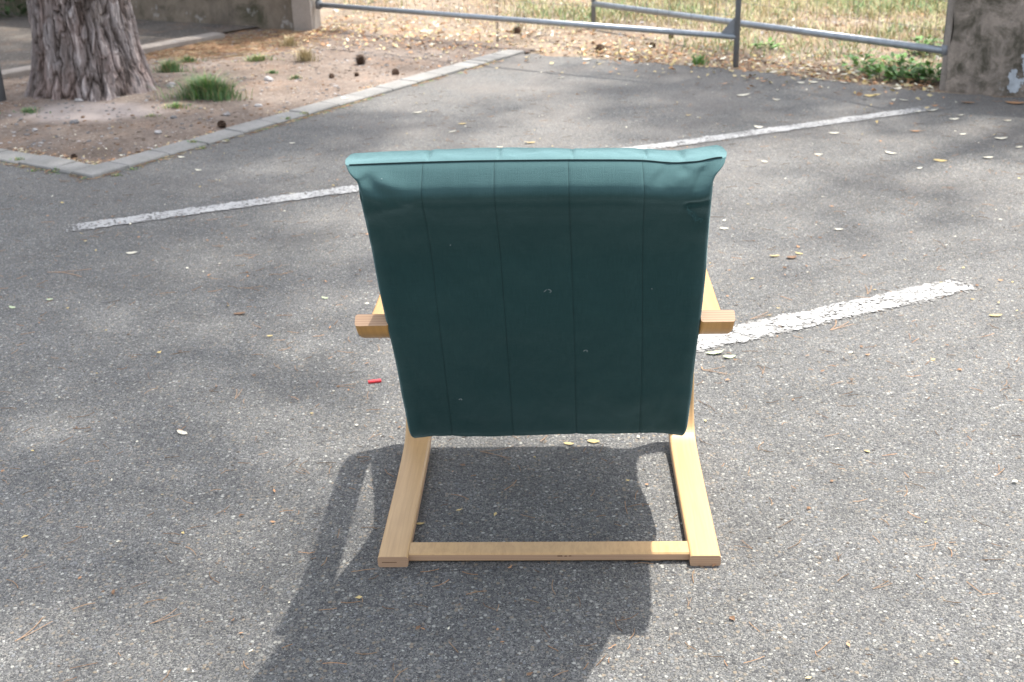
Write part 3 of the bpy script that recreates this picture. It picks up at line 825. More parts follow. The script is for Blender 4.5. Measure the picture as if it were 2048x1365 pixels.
def build_cushion():
    NS = 14
    B = catmull(B_, NS); Fp = catmull(F_, NS); Wd = catmull([(w, 0) for w in W_], NS); n = len(B)
    # x stations over the back panel as fractions, denser at the stitched grooves
    xs = set(np.linspace(-1, 1, 301).round(5))
    for g in GROOVES:
        for o_ in (-.009, -.006, -.0045, -.003, -.0022, -.0015, -.0007, 0, .0007, .0015, .0022, .003, .0045, .006, .009): xs.add(round((g + o_) / .283, 5))
    xs = sorted(xs)
    rc = .009
    ring = []     # (fx, q, kind): fx = fraction of (w - rc); q = 0 back .. 1 front
    for f in xs: ring.append((f, 0.0, 0.0, 1))
    for a in np.linspace(.15, math.pi / 2, 7): ring.append((1, .26 * (1 - math.cos(a)), math.sin(a) * rc, 1 if a < .8 else 0))
    for q in np.linspace(.34, .66, 5): ring.append((1, q, rc * (1 + .25 * math.sin((q - .26) / .48 * math.pi)), 0))
    for a in np.linspace(math.pi / 2, .15, 7): ring.append((1, 1 - .26 * (1 - math.cos(a)), math.sin(a) * rc, 0))
    for f in np.linspace(1, -1, 61): ring.append((f, 1.0, 0.0, 2))
    for a in np.linspace(.15, math.pi / 2, 7): ring.append((-1, 1 - .26 * (1 - math.cos(a)), -math.sin(a) * rc, 0))
    for q in np.linspace(.66, .34, 5): ring.append((-1, q, -rc * (1 + .25 * math.sin((q - .26) / .48 * math.pi)), 0))
    for a in np.linspace(math.pi / 2, .15, 7): ring.append((-1, .26 * (1 - math.cos(a)), -math.sin(a) * rc, 1 if a < .8 else 0))
    R_ = len(ring); V = []; U = []; v = 0.0
    seam_back = []; seam_pts = []; groove_pts = [[] for _ in GROOVES]
    for i in range(n):
        if i: v += float(np.linalg.norm(B[i] - B[i - 1]))
        th = Fp[i] - B[i]; T_ = np.linalg.norm(th); out = -th / T_
        w = Wd[i][0] - rc; shift = -.007 * math.exp(-(v / .38) ** 2)
        earL = math.exp(-(v / .016) ** 2); earR = math.exp(-(v / .022) ** 2)
        for k, (fx, q, ex, kd) in enumerate(ring):
            x = fx * w + ex
            ear = (earR if x > 0 else earL) * max(0, (abs(fx) - .93) / .07) * .008
            x2 = x + math.copysign(ear, x) + shift
            p = B[i] + th * q
            if kd == 1:
                p = p + out * fold(x, v) * min(1, .25 + v / .03)
            elif kd == 2:
                bulge = .006 * fbm(x * 6, v * 5, 9, 2)
                for g in GROOVES: bulge -= .004 * math.exp(-((x - g) / .006) ** 2)
                p = p - out * bulge
            # top line: crowned in the middle, dips then lifts at the right corner
            dz = 0.0
            if v < .12:
                kf = 1 - v / .12
                dz = kf * (.003 * (1 - (x / .28) ** 2) - .004 * max(0, (x + .1) / .38) + .006 * math.exp(-((x - .285) / .02) ** 2) - .004 * math.exp(-((x - .215) / .035) ** 2))
            # the bottom corners hang a little lower than the edge between them
            if abs(v - .78) < .14: dz -= .021 * max(0, (abs(fx) - .84) / .16) ** 1.5 * math.exp(-((v - .78) / .045) ** 2)
            V.append((x2, p[0], p[1] + dz)); U.append((x, v + q * .07))
            if i == 3 and kd == 1: seam_pts.append(V[-1])
    Fc = []; mi = []
    for i in range(n - 1):
        for k in range(R_):
            k2 = (k + 1) % R_; Fc.append((i * R_ + k, i * R_ + k2, (i + 1) * R_ + k2, (i + 1) * R_ + k))
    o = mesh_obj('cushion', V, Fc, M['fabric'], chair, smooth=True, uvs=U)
    # end caps: the box-edge strip along the top and the front edge of the seat
    nb = len(xs)
    def cap(row, name, bulge, sgn, drop=0.0):
        Vb = [np.array(V[row * R_ + k]) for k in range(nb)]
        front = [np.array(V[row * R_ + nb + 19 + k]) for k in range(61)]; front = front[::-1]
        Lx = [p[0] for p in front]
        Vc = []; Uc = []; Fc_ = []; mid = 13
        leftb, rightb = Vb[0], Vb[-1]
        # end columns follow the rounded sides of the ring
        sideR = [np.array(V[row * R_ + nb + k]) for k in range(19)]
        sideL = [np.array(V[row * R_ + R_ - 19 + k]) for k in range(19)][::-1]
        cols = [(sideL, -1)]
        for k in range(nb):
            x = Vb[k][0]; f = np.interp(x, Lx, range(61)); i0 = int(min(59, f)); fr = front[i0] + (front[i0 + 1] - front[i0]) * (f - i0)
            cols.append((Vb[k], fr))
        seq = []
        def sample(poly, t):
            poly = [np.array(p) for p in poly]; L = [0]
            for a_, b_ in zip(poly[:-1], poly[1:]): L.append(L[-1] + np.linalg.norm(b_ - a_))
            return np.array([np.interp(t * L[-1], L, [p[c] for p in poly]) for c in range(3)])
        full = []
        full.append([sample([Vb[0]] + sideL + [front[0]], j / (mid - 1)) for j in range(mid)])
        for k in range(1, nb - 1):
            a_, b_ = cols[k + 1]; colm = []
            for j in range(mid):
                t = j / (mid - 1); p = a_ + (b_ - a_) * t; x = p[0]
                ends = max(0.0, 1 - (abs(x) / .29) ** 8)
                h = bulge * (4 * t * (1 - t)) ** .5 * (.35 + .65 * ends) + .0022 * fbm(x * 22, t * 2, row + 3, 3) * (4 * t * (1 - t))
                for g in GROOVES: h -= .003 * math.exp(-((x - g) / .003) ** 2) * (4 * t * (1 - t))
                if name == 'top_strip': h -= .004 * math.exp(-((x - .222) / .005) ** 2) * (4 * t * (1 - t))
                p = p + np.array([0, -.2 * h * 0, h]) if sgn > 0 else p + np.array([0, h, 0])
                colm.append(p)
            full.append(colm)
        full.append([sample([Vb[-1]] + sideR + [front[-1]], j / (mid - 1)) for j in range(mid)])
        for colm in full:
            for j, p in enumerate(colm): Vc.append(tuple(p)); Uc.append((p[0], j * .006))
        for k in range(len(full) - 1):
            for j in range(mid - 1):
                q = k * mid + j; f = (q, q + 1, q + mid + 1, q + mid); Fc_.append(f[::-1] if sgn > 0 else f)
        return mesh_obj(name, Vc, Fc_, M['fabric_sunlit' if name == 'top_strip' else 'fabric'], o, smooth=True, uvs=Uc), full
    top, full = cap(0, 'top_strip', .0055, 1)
    cap(n - 1, 'front_strip', .010, -1)
    # sewn seam between the strip and the back panel: dark thread lying in the crease
    sp = []
    for cidx, colm in enumerate(full):
        if cidx % 2 == 0 or cidx == len(full) - 1: sp.append(Vector(colm[0]) + Vector((0, -.0002, .0012)))
    mesh_obj('seam', *tube(sp, .0011, 6), M['thread'], o, smooth=True)
    # stitched quilting lines
    cum = [0.0]
    for i in range(1, n): cum.append(cum[-1] + float(np.linalg.norm(B[i] - B[i - 1])))
    for g in GROOVES:
        pts = []
        for i in range(2, n - 40, 3):
            gx = g * (1 + .17 * cum[i])
            w = Wd[i][0] - rc; k = min(range(nb), key=lambda kk: abs(xs[kk] * w - gx)); 
            k0 = k if xs[k] * w <= gx else k - 1; k1 = k0 + 1
            a_, b_ = xs[k0] * w, xs[k1] * w; t = (gx - a_) / (b_ - a_)
            p = np.array(V[i * R_ + k0]) * (1 - t) + np.array(V[i * R_ + k1]) * t
            th = Fp[i] - B[i]; th = th / np.linalg.norm(th)
            pts.append(Vector((p[0], p[1] - th[0] * .0000, p[2] - th[1] * .0000)))
        mesh_obj('stitch_line', *tube(pts, .00030, 5), M['thread'], o, smooth=True)
    return o, V, R_, xs, Wd, rc, cum


cush, CV, CR, cxs, cW, crc, ccum = build_cushion()


def on_back(x, v):
    i = min(range(len(ccum)), key=lambda k: abs(ccum[k] - v)); w = cW[i][0] - crc
    k = min(range(len(cxs)), key=lambda kk: abs(cxs[kk] * w - x)); return Vector(CV[i * CR + k]) + Vector((0, -.0015, -.0005))


# lint and a snagged patch of threads on the back
for (x, v, kx) in ((-.170, .68, .005), (.075, .505, .006), (.01, .335, .010), (-.145, .205, .0012), (-.235, .025, .0014), (.19, .33, .0012)):
    p = on_back(x, v); q = [p + Vector((kx * math.cos(a) * (.6 + .4 * math.sin(3 * a)), -.0008, kx * .6 * math.sin(a * 1.3))) for a in np.linspace(0, 2.2, 7)]
    mesh_obj('lint', *tube(q, .0003, 5), M['lint'], cush)
mb = MB()
for _ in range(24):
    t = random.random(); x = .236 + .022 * t + random.gauss(0, .003); v = .095 + .045 * t + random.gauss(0, .004)
    p = on_back(x, v); q = [p + Vector((random.gauss(0, .0022), -.001 - random.random() * .0015, random.gauss(0, .0022))) for _ in range(5)]
    mb.add(*tube(q, .00035, 4))
mb.obj('snagged_threads', mat_plain('pulled_teal_thread', (.04, .10, .105), .9), cush)
for sx in (-1, 1):   # bolts through the side frames
    for (yy, zz) in ((.02, .50), (.553, .228)):
        mesh_obj('bolt', *tube([(sx * .335, yy, zz), (sx * .3435, yy, zz)], .007, 10), M['metal_bolt'], chair)
# dark scuffs on the crossbar edge and a split in the left runner end
for (x0, x1, z) in ((.018, .028, .017), (.032, .037, .0165), (.041, .046, .017)):
    mesh_obj('scuff', *box_verts(Vector((x0, .0132)), Vector((1, 0)), Vector((0, 1)), x1 - x0, .003, z - .002, z, .0004), M['leaf_brown'], chair)
mesh_obj('split', *box_verts(Vector((-.332, -.0006)), Vector((1, 0)), Vector((0, 1)), .030, .003, .0105, .0122, .0003), M['leaf_brown'], chair)

# ------------------------------------------------------------------ litter that lies about singly
def leaf_mesh(name, mat, L, W, curl, seed):
    r = random.Random(seed); n = 7; V = []; Fc = []
    for i in range(n + 1):
        t = i / n; w = W * (math.sin(math.pi * min(1, t * .96 + .03)) ** .75) * (1 + r.uniform(-.12, .12)) * .5
        zz = curl * L * (2 * (t - .5)) ** 2 + r.uniform(0, .02) * L
        for s_ in (-1, 0, 1):
            V.append((L * (t - .5), s_ * w, zz + abs(s_) * curl * W * .55 + (0 if s_ else 0)))
    for i in range(n):
        for k in range(2): q = i * 3 + k; Fc.append((q, q + 1, q + 4, q + 3))
    me = bpy.data.meshes.new(name); nV = len(V)
    V2 = V + [(x, y, z - .0012) for x, y, z in V]; F2 = Fc + [tuple(i + nV for i in f[::-1]) for f in Fc]
    me.from_pydata(V2, [], F2); me.materials.append(mat); me.polygons.foreach_set('use_smooth', [True] * len(F2)); return me


LM = {}
for key, mat in (('p', 'leaf_pale'), ('y', 'leaf_yellow'), ('o', 'leaf_orange'), ('b', 'leaf_brown'), ('g', 'leaf_green')):
    LM[key] = [leaf_mesh('fallen_leaf', M[mat], 1.0, random.uniform(.38, .6), random.uniform(.02, .10), i * 13 + ord(key)) for i in range(4)]


def surf_z(x, y):
    if y > edge_y(x): return field_z(x, y)
    if side_A(x, y) > KW and side_B(x, y) > KW: return verge_z(x, y)
    if side_A(x, y) > 0 and side_B(x, y) > 0: return .014
    return 0.0


def put_leaf(u, v, size_px, key, label=None, group=None, ang=None):
    p = at(u, v); dist = math.hypot(p.x, p.y, ) ; L = size_px / F_PX * math.hypot(dist, CAM_H) * 1.15
    o = bpy.data.objects.new('fallen_leaf', random.choice(LM[key])); col.objects.link(o)
    o.scale = (L, L, L); o.rotation_euler = (random.uniform(-.12, .12), random.uniform(-.12, .12), random.uniform(-.5, .5) if ang is None else ang)
    o.location = (p.x, p.y, surf_z(p.x, p.y) + .003)
    tag(o, label, 'leaf', group); return o


GL = 'pale dry leaves fallen on the asphalt'
LEAVES = [
    (1487, 192, 22, 'p', 'largest pale oval leaf on the asphalt in front of the gate post'),
    (1553, 201, 13, 'p', 'small whitish leaf right of the large oval leaf before the gate'),
    (1740, 193, 19, 'y', 'straight yellow leaf lying on the crack before the green weeds'),
    (1527, 164, 12, 'o', 'orange leaf on the dark asphalt just right of the gate post'),
    (1517, 256, 16, 'p', 'whitish leaf touching the far parking line at mid length'),
    (1376, 232, 12, 'y', 'small yellow leaf behind the right top corner of the cushion'),
    (1668, 268, 17, 'p', 'pale oval leaf just in front of the far white line'),
    (1864, 223, 18, 'p', 'big pale leaf at the right end of the far white line'),
    (1835, 225, 12, 'p', 'small pale leaf on the far white line near its right end'),
    (1920, 232, 14, 'p', 'round whitish leaf in the shade before the blotched pillar'),
    (1908, 240, 16, 'p', 'flat pale leaf just before the round whitish one by the pillar'),
    (2015, 243, 14, 'p', 'pale leaf at the right picture edge before the pillar'),
    (1830, 264, 17, 'o', 'orange-tan leaf on sunny asphalt below the end of the far line'),
    (1926, 270, 11, 'p', 'tiny pale leaf right of the orange-tan leaf'),
    (2002, 279, 20, 'p', 'long pale leaf near the right edge of the picture'),
    (2038, 296, 12, 'p', 'pale leaf touching the right edge of the picture'),
    (1781, 308, 18, 'p', 'bright pale leaf in open asphalt left of the yellowish leaf'),
    (1880, 323, 22, 'y', 'large yellowish leaf on open asphalt at right'),
    (1975, 317, 21, 'p', 'large bright leaf right of the yellowish leaf'),
    (1839, 338, 10, 'p', 'tiny cream leaf below the yellowish leaf'),
    (1637, 311, 14, 'p', 'faint pale leaf on asphalt below the middle of the far line'),
    (1529, 325, 12, 'p', 'small pale leaf behind and right of the cushion corner'),
    (1448, 459, 16, 'p', 'round white leaf close beside the right edge of the cushion'),
    (1678, 461, 14, 'p', 'lone white leaf on dark asphalt right of the chair'),
    (1549, 514, 19, 'y', 'ragged yellow leaf beside the curled brown leaf'),
    (1583, 517, 20, 'b', 'curled brown leaf on the asphalt right of the chair'),
    (1598, 509, 14, 'y', 'small yellow leaf touching the curled brown leaf from behind'),
    (1991, 633, 21, 'y', 'plump beige seed husk on the asphalt at far right'),
    (1430, 708, 30, 'g', 'ragged greenish leaf under the right armrest tip'),
    (1458, 716, 24, 'g', 'pale green leaf right of the ragged one under the armrest'),
    (1138, 890, 19, 'y', 'yellow leaf on the ground just below the cushion'),
    (1187, 885, 22, 'y', 'tan leaf right of the yellow leaf below the cushion'),
    (840, 1050, 17, 'y', 'beige leaf leaning on the left runner inside the frame'),
    (264, 508, 19, 'p', 'white sliver of leaf in front of the left end of the far line'),
    (905, 265, 14, 'p', 'cream leaf on the asphalt behind the cushion, nearer of two'),
    (925, 249, 15, 'y', 'yellow leaf behind the cushion, farther of two'),
    (835, 227, 17, 'p', 'flat pale leaf on the dark asphalt near the long kerb'),
    (1060, 287, 21, 'y', 'yellowish leaf just above the top edge of the cushion'),
    (1000, 296, 12, 'p', 'small white leaf just above the middle of the cushion'),
    (480, 629, 22, 'b', 'curled tan-brown leaf on the asphalt left of the left armrest'),
    (540, 674, 11, 'y', 'small yellow leaf left of the left armrest tip'),
    (650, 598, 12, 'g', 'small greenish leaf up and left of the left armrest'),
    (585, 389, 13, 'p', 'pale leaf lying on the left stretch of the far line'),
    (365, 868, 22, 'p', 'whitish leaf scrap on the asphalt far left of the chair'),
    (25, 617, 13, 'g', 'pale green leaf at the left edge of the picture'),
    (100, 601, 11, 'g', 'tiny green leaf near the left edge of the picture'),
    (452, 284, 15, 'p', 'white leaf on the asphalt touching the kerb by a pine cone'),
    (397, 342, 13, 'p', 'small cream leaf on the asphalt below the kerb corner stones'),
    (363, 316, 12, 'p', 'pale leaf beside the third kerb stone from the corner'),
    (1122, 157, 13, 'p', 'small pale leaf on asphalt right of the kerb end'),
    (585, 288, 12, 'p', 'white leaf on the asphalt between kerb and cushion'),
    (690, 203, 14, 'p', 'pale leaf lying on the long kerb halfway along'),
]
for (u, v, s_, k_, lab) in LEAVES: put_leaf(u, v, s_, k_, lab, 'single leaves fallen on the asphalt')
random.seed(5)
for (u, v) in [(1601, 167), (1626, 166), (1640, 160), (1669, 158), (1690, 167), (1768, 172), (1795, 179), (1807, 202), (1858, 178), (1848, 175), (1690, 150), (1570, 135), (1545, 142)]:
    put_leaf(u, v, random.uniform(12, 17), 'p', 'small pale leaf in the litter along the asphalt edge under the right gate leaf', 'pale leaves along the asphalt edge')
for (u, v) in [(1240, 118), (1262, 112), (1080, 60), (1255, 100), (860, 66), (848, 68), (955, 55), (1175, 120)]:
    put_leaf(u, v, random.uniform(12, 19), 'p', 'small pale leaf on the dusty soil around the left gate leaf', 'pale leaves on the soil by the gate')
o = put_leaf(1935, 207, 22, 'o', 'big orange-brown leaf in the shade at the foot of the blotched pillar', 'single leaves fallen on the asphalt')
put_leaf(2030, 208, 30, 'o', 'wide rusty leaf at the right picture edge below the pillar', 'single leaves fallen on the asphalt')

# pine cones: overlapping scales on a core
def cone_mesh():
    mb = MB(); V, Fc = tube([(-.5, 0, 0), (-.35, 0, 0), (0, 0, 0), (.35, 0, 0), (.5, 0, 0)], [.05, .18, .24, .14, .03], 10); mb.add([Vector(v) for v in V], Fc)
    N_ = 90
    for i in range(N_):
        t = i / N_; x = -.46 + .92 * t; w = i * 2.39996; R0 = .32 * math.sqrt(max(.02, 1 - (2 * t - .95) ** 2)); r = R0 + .06
        e = Vector((x, math.cos(w) * R0 * .8, math.sin(w) * R0 * .8)); tip = Vector((x + .13, math.cos(w) * (r + .17), math.sin(w) * (r + .17)))
        tn = Vector((0, -math.sin(w), math.cos(w))) * (.085 * (1.25 - abs(2 * t - 1) * .6)); up = Vector((.035, 0, 0))
        mb.add([e - tn * .6, e + tn * .6, tip + tn, tip - tn, tip - tn * .9 + up, tip + tn * .9 + up], [(0, 1, 2, 3), (3, 2, 5, 4), (4, 5, 1, 0)])
    me = bpy.data.meshes.new('pine_cone'); me.from_pydata([tuple(v) for v in mb.v], [], mb.f); me.materials.append(M['cone']); return me


CM = cone_mesh()
for (u, v, s_, lab) in [(721, 133, 24, 'upright pine cone on the bare verge, largest near the long kerb'), (790, 152, 17, 'pine cone lying close to the middle of the long kerb'),
                        (446, 256, 20, 'brown pine cone resting against the near end of the long kerb'), (1036, 66, 19, 'pine cone under the left gate leaf on bare soil'),
                        (1201, 99, 19, 'dark pine cone on the soil edge in front of the left gate leaf'), (1304, 91, 14, 'small dark pine cone in leaf litter behind the gate rail'),
                        (715, 157, 11, 'small flattened cone just in front of the upright cone'), (664, 160, 12, 'small rusty cone on the verge left of the upright cone'),
                        (1343, 72, 12, 'tiny dark cone in the litter just below the crossing of the gate rails'), (150, 318, 14, 'dark crumbled cone in the litter inside the kerb corner')]:
    p = at(u, v); L = s_ / F_PX * math.hypot(p.x, p.y) * .95
    o = bpy.data.objects.new('pine_cone', CM); col.objects.link(o); L *= .88; o.scale = (L * .95, L, L); z = surf_z(p.x, p.y)
    o.location = (p.x, p.y, z + L * .34); o.rotation_euler = (random.uniform(0, 6), -.9 if s_ == 24 else random.uniform(-.2, .2), random.uniform(0, 6)); tag(o, lab, 'pine cone', 'pine cones on the ground')

V, Fc = box_verts(Vector((-.385, 2.912)), Vector((.97, .2)).normalized(), Vector((-.2, .97)).normalized(), .035, .011, .001, .007, .0015)
tag(mesh_obj('plastic_scrap', V, Fc, M['red']), 'small red plastic strip on the asphalt left of the chair', 'litter')


# dry pine needles big enough to point at
def needle_mesh(seed, prongs=2):
    r = random.Random(seed); mb = MB()
    for k in range(prongs):
        a = r.uniform(-.28, .28) + k * .12; c = r.uniform(-.4, .4)
        P = [Vector((t * math.cos(a + c * t), t * math.sin(a + c * t), .012 + .02 * math.sin(t * 3) * r.random())) for t in np.linspace(0, 1, 6)]
        mb.add(*tube(P, .011, 4))
    me = bpy.data.meshes.new('pine_needles'); me.from_pydata([tuple(v) for v in mb.v], [], mb.f); me.materials.append(M['needle']); return me


NM = [needle_mesh(i, 2 if i % 3 else 3) for i in range(6)]
for (u, v, s_, a_, lab) in [(470, 800, 45, 1.2, 'forked dry pine needle far left of the cushion bottom'), (960, 905, 70, -.35, 'long dry needle pair at the shadow edge under the cushion'), (300, 1250, 60, .25, 'pair of dry needles near the lower left corner'),
                            (30, 1285, 75, .6, 'bundle of dry needles at the lower left picture edge'), (672, 775, 40, .2, 'dry needle left of the red plastic strip'), (738, 880, 28, 1.2, 'short dry needle just left of the left front leg'),
                            (470, 513, 45, 0, 'thin dry needle between the far line and the left armrest'), (480, 578, 45, .1, 'dry needle above the curled brown leaf'), (95, 546, 80, .08, 'long curved needle on the asphalt at far left'),
                            (1525, 750, 40, 1.0, 'crossed dry needles right of the right front leg'), (1405, 742, 50, -.3, 'dry needle beside the right edge of the cushion'), (1375, 1215, 30, .9, 'tiny needle below the right runner end'),
                            (1500, 640, 55, .2, 'needle lying along the near white line'), (1660, 662, 60, .3, 'needle on the asphalt below the near white line'), (1745, 1180, 45, .1, 'needle in the sunlit asphalt at lower right'),
                            (1735, 590, 50, .9, 'needle across the near white line'), (620, 950, 34, 2, 'needle at the edge of the left armrest shadow'), (1505, 1100, 36, 2.2, 'needle right of the right runner')]:
    p = at(u, v); L = s_ / F_PX * math.hypot(math.hypot(p.x, p.y), CAM_H)
    o = bpy.data.objects.new('pine_needles', random.choice(NM)); col.objects.link(o); o.scale = (L, L, .045 if L > .045 else L); o.location = (p.x, p.y, .002); o.rotation_euler = (0, 0, a_)
    tag(o, lab, 'pine needles', 'dry pine needles on the asphalt')


# ------------------------------------------------------------------ scattered stuff
def scatter(name, n, place, mats, maker, kind='stuff'):
    mb = MB()
    for _ in range(n):
        p = place()
        if p is None: continue
        maker(mb, p)
    o = mb.obj(name, None, None, False, mats); tag(o, kind=kind); return o


def on_asphalt(x, y): return (y < edge_y(x) - .05 if x > -.03 else True) and not (side_A(x, y) > -.01 and side_B(x, y) > -.01)
def place_asphalt(far=6.5, bias=1.0):
    def f():
        y = .9 + (far - .9) * random.random() ** bias; x = random.uniform(-.55, .5) * (y + 1.2) * 1.05
        return Vector((x, y, 0)) if on_asphalt(x, y) else None
    return f


def mk_needle(mi, lo, hi, r):
    def f(mb, p):
        L = random.uniform(lo, hi); a = random.uniform(0, math.pi * 2); c = random.uniform(-.6, .6)
        P = [p + Vector((L * t * math.cos(a + c * t), L * t * math.sin(a + c * t), .002 + random.random() * .002)) for t in (0, .33, .66, 1)]
        mb.add(*tube(P, r, 3, False), mi=random.choice(mi))
    return f


def mk_flake(mi, lo, hi, lift=.3):
    def f(mb, p):
        L = random.uniform(lo, hi); W = L * random.uniform(.3, .7); a = random.uniform(0, 6.3); c, s_ = math.cos(a), math.sin(a); ln = lift * L
        Q = [(-L / 2, 0), (-L * .1, W / 2), (L / 2, 0), (-L * .05, -W / 2)]
        mb.add([p + Vector((x * c - y * s_, x * s_ + y * c, .002 + random.random() * ln)) for x, y in Q], [(0, 1, 2), (0, 2, 3)], random.choice(mi))
    return f


def mk_pebble(mi, lo, hi):
    def f(mb, p):
        r = random.uniform(lo, hi); V = []; n = 5
        V.append(p + Vector((0, 0, r * random.uniform(.45, .8))))
        w0 = random.uniform(0, 6)
        for zz, rr in ((.35, 1.0), (-.1, .95)):
            for i in range(n):
                w = w0 + 2 * math.pi * i / n; q = rr * r * random.uniform(.75, 1.2); V.append(p + Vector((q * math.cos(w) * 1.2, q * math.sin(w), r * zz)))
        Fc = [(0, 1 + i, 1 + (i + 1) % n) for i in range(n)] + [(1 + i, 6 + i, 6 + (i + 1) % n, 1 + (i + 1) % n) for i in range(n)]
        mb.add(V, Fc, random.choice(mi))
    return f


random.seed(11)
scatter('needle_litter', 2200, place_asphalt(6.8, .8), [M['needle'], M['leaf_brown'], M['leaf_orange']], mk_needle([0, 0, 1, 2], .012, .05, .0008))
scatter('leaf_crumbs', 1500, place_asphalt(6.9, .6), [M['leaf_pale'], M['leaf_orange'], M['leaf_brown'], M['leaf_yellow']], mk_flake([0, 1, 1, 2, 2, 3], .005, .018))
scatter('grit', 11000, place_asphalt(5.2, 1.1), [M['stone'], M['stone_dark'], M['kerb'], M['path']], mk_pebble([1, 1, 2, 3, 3, 0] if False else [1, 1, 2, 3, 3], .0012, .0034))


def place_verge():
    x = random.uniform(-3.6, .15); y = random.uniform(5.1, 9.2)
    if side_A(x, y) < KW or side_B(x, y) < KW: return None
    if y > 9.1 - (x + 1.36) * .696: return None
    return Vector((x, y, verge_z(x, y)))
def place_drift():      # rusty drift of needles right of the trunk and round the wall's foot
    u, v = random.choice([(380, 105), (440, 100), (540, 80), (330, 115), (600, 72), (400, 90), (500, 95)]); p = at(u + random.gauss(0, 45) if v < 200 else u + random.gauss(0, 20), v + random.gauss(0, 10) if v < 200 else v + random.gauss(0, 4))
    if side_A(p.x, p.y) < KW or side_B(p.x, p.y) < KW: return None
    return Vector((p.x, p.y, verge_z(p.x, p.y)))
scatter('verge_grit', 4200, place_verge, [M['stone'], M['stone_dark'], M['dirt'], M['leaf_brown']], mk_pebble([0, 1, 1, 2, 2, 3], .003, .010))
scatter('verge_leaf_litter', 1500, place_verge, [M['leaf_pale'], M['leaf_orange'], M['leaf_brown'], M['straw'], M['needle']], mk_flake([0, 1, 2, 2, 2, 3, 4], .006, .022))
def place_kerb_edge():
    if random.random() < .7:
        k = random.uniform(0, A_LEN); q = CORNER + DA * k - NA * abs(random.gauss(.004, .018))
    else:
        k = random.uniform(0, 2.2); q = CORNER + DB * k - NBv * abs(random.gauss(.004, .018))
    if fbm(q.x * 4, q.y * 4, 9, 3) < -.12: return None
    return Vector((q.x, q.y, .002))
scatter('kerb_edge_litter', 1300, place_kerb_edge, [M['leaf_orange'], M['straw'], M['needle'], M['leaf_brown'], M['green']], mk_needle([0, 1, 1, 2, 2, 3, 3, 4], .010, .035, .0012))
def place_kerb_inner():
    if random.random() < .6:
        k = random.uniform(0, A_LEN); q = CORNER + DA * k + NA * (KW + abs(random.gauss(.0, .03)))
    else:
        k = random.uniform(KW, 2.2); q = CORNER + DB * k + NBv * (KW + abs(random.gauss(.0, .03)))
    if side_A(q.x, q.y) < KW or side_B(q.x, q.y) < KW or fbm(q.x * 3, q.y * 3, 2, 3) < -.05: return None
    return Vector((q.x, q.y, verge_z(q.x, q.y) + .003))
scatter('kerb_inner_litter', 1500, place_kerb_inner, [M['leaf_orange'], M['straw'], M['needle'], M['leaf_brown'], M['leaf_pale']], mk_flake([0, 1, 1, 2, 2, 3, 4], .008, .025, .4))
scatter('needle_drift', 4600, place_drift, [M['leaf_orange'], M['straw'], M['needle'], M['leaf_brown']], mk_needle([0, 0, 1, 2, 2, 3], .03, .09, .0012))


def place_gate():
    x = random.uniform(-1.4, 2.33)
    if x < .5 and random.random() < .55: return None
    yl = 9.13 - (x + 1.36) * .696
    y = yl + random.gauss(-.12, .38) + .1
    if y < edge_y(x) + .0 and x > 0: 
        if random.random() < .8: return None
    if side_A(x, y) > 0 and side_A(x, y) < KW: return None
    return Vector((x, y, max(surf_z(x, y), -.008)))
scatter('gate_leaf_litter', 4200, place_gate, [M['leaf_pale'], M['leaf_orange'], M['leaf_brown'], M['straw'], M['leaf_yellow']], mk_flake([0, 1, 1, 1, 2, 3, 3, 4], .012, .045, .5))


def place_field():
    y = random.uniform(6.6, 13.5); x = random.uniform(-1.4, 5.2)
    if y < 9.13 - (x + 1.36) * .696 + .1: return None
    if x > 2.3 and y < 6.95 - (x - 2.35) * .5: return None
    return Vector((x, y, field_z(x, y)))
scatter('field_leaf_litter', 12000, place_field, [M['leaf_pale'], M['leaf_orange'], M['leaf_brown'], M['straw'], M['stone']], mk_flake([0, 1, 1, 2, 2, 3, 3, 4], .012, .045, .5))


def mk_blade(mi_f, lo, hi, w=.0022):
    def f(mb, p):
        L = random.uniform(lo, hi); a = random.uniform(0, 6.3); le = random.uniform(.2, 1.6) * L; d = Vector((math.cos(a), math.sin(a), 0)); s_ = Vector((-d.y, d.x, 0)) * w
        m_ = p + d * le * .35 + Vector((0, 0, L * .6)); t = p + d * le + Vector((0, 0, L * .95))
        mb.add([p - s_, p + s_, m_ + s_ * .8, m_ - s_ * .8, t], [(0, 1, 2, 3), (3, 2, 4)], mi_f(p))
    return f


def field_mi(p):
    g = fbm(p.x * 1.1, p.y * 1.1, 4, 4) + (p.x - .6) * .15 + (p.y - 9) * .09
    r_ = random.random()
    if g > .28: return 0 if r_ < .34 else (1 if r_ < .72 else 2)
    if g > -.05: return 1 if r_ < .42 else (0 if r_ < .5 else 2)
    return 2 if r_ < .8 else 1
def place_grass():
    p = place_field()
    if p is None: return None
    g = fbm(p.x * 1.1, p.y * 1.1, 4, 4) + (p.x - .6) * .15 + (p.y - 9) * .09
    dl = p.y - (9.13 - (p.x + 1.36) * .696)
    pr = (.42 + g * 1.0) * min(1, max(.06, (dl - .25) / 1.6)) * min(1, .35 + max(0, p.x + .8) * .35)
    return p if random.random() < pr else None
scatter('field_grass', 100000, place_grass, [M['green'], M['straw_green'], M['straw']], mk_blade(field_mi, .02, .10, .0028))


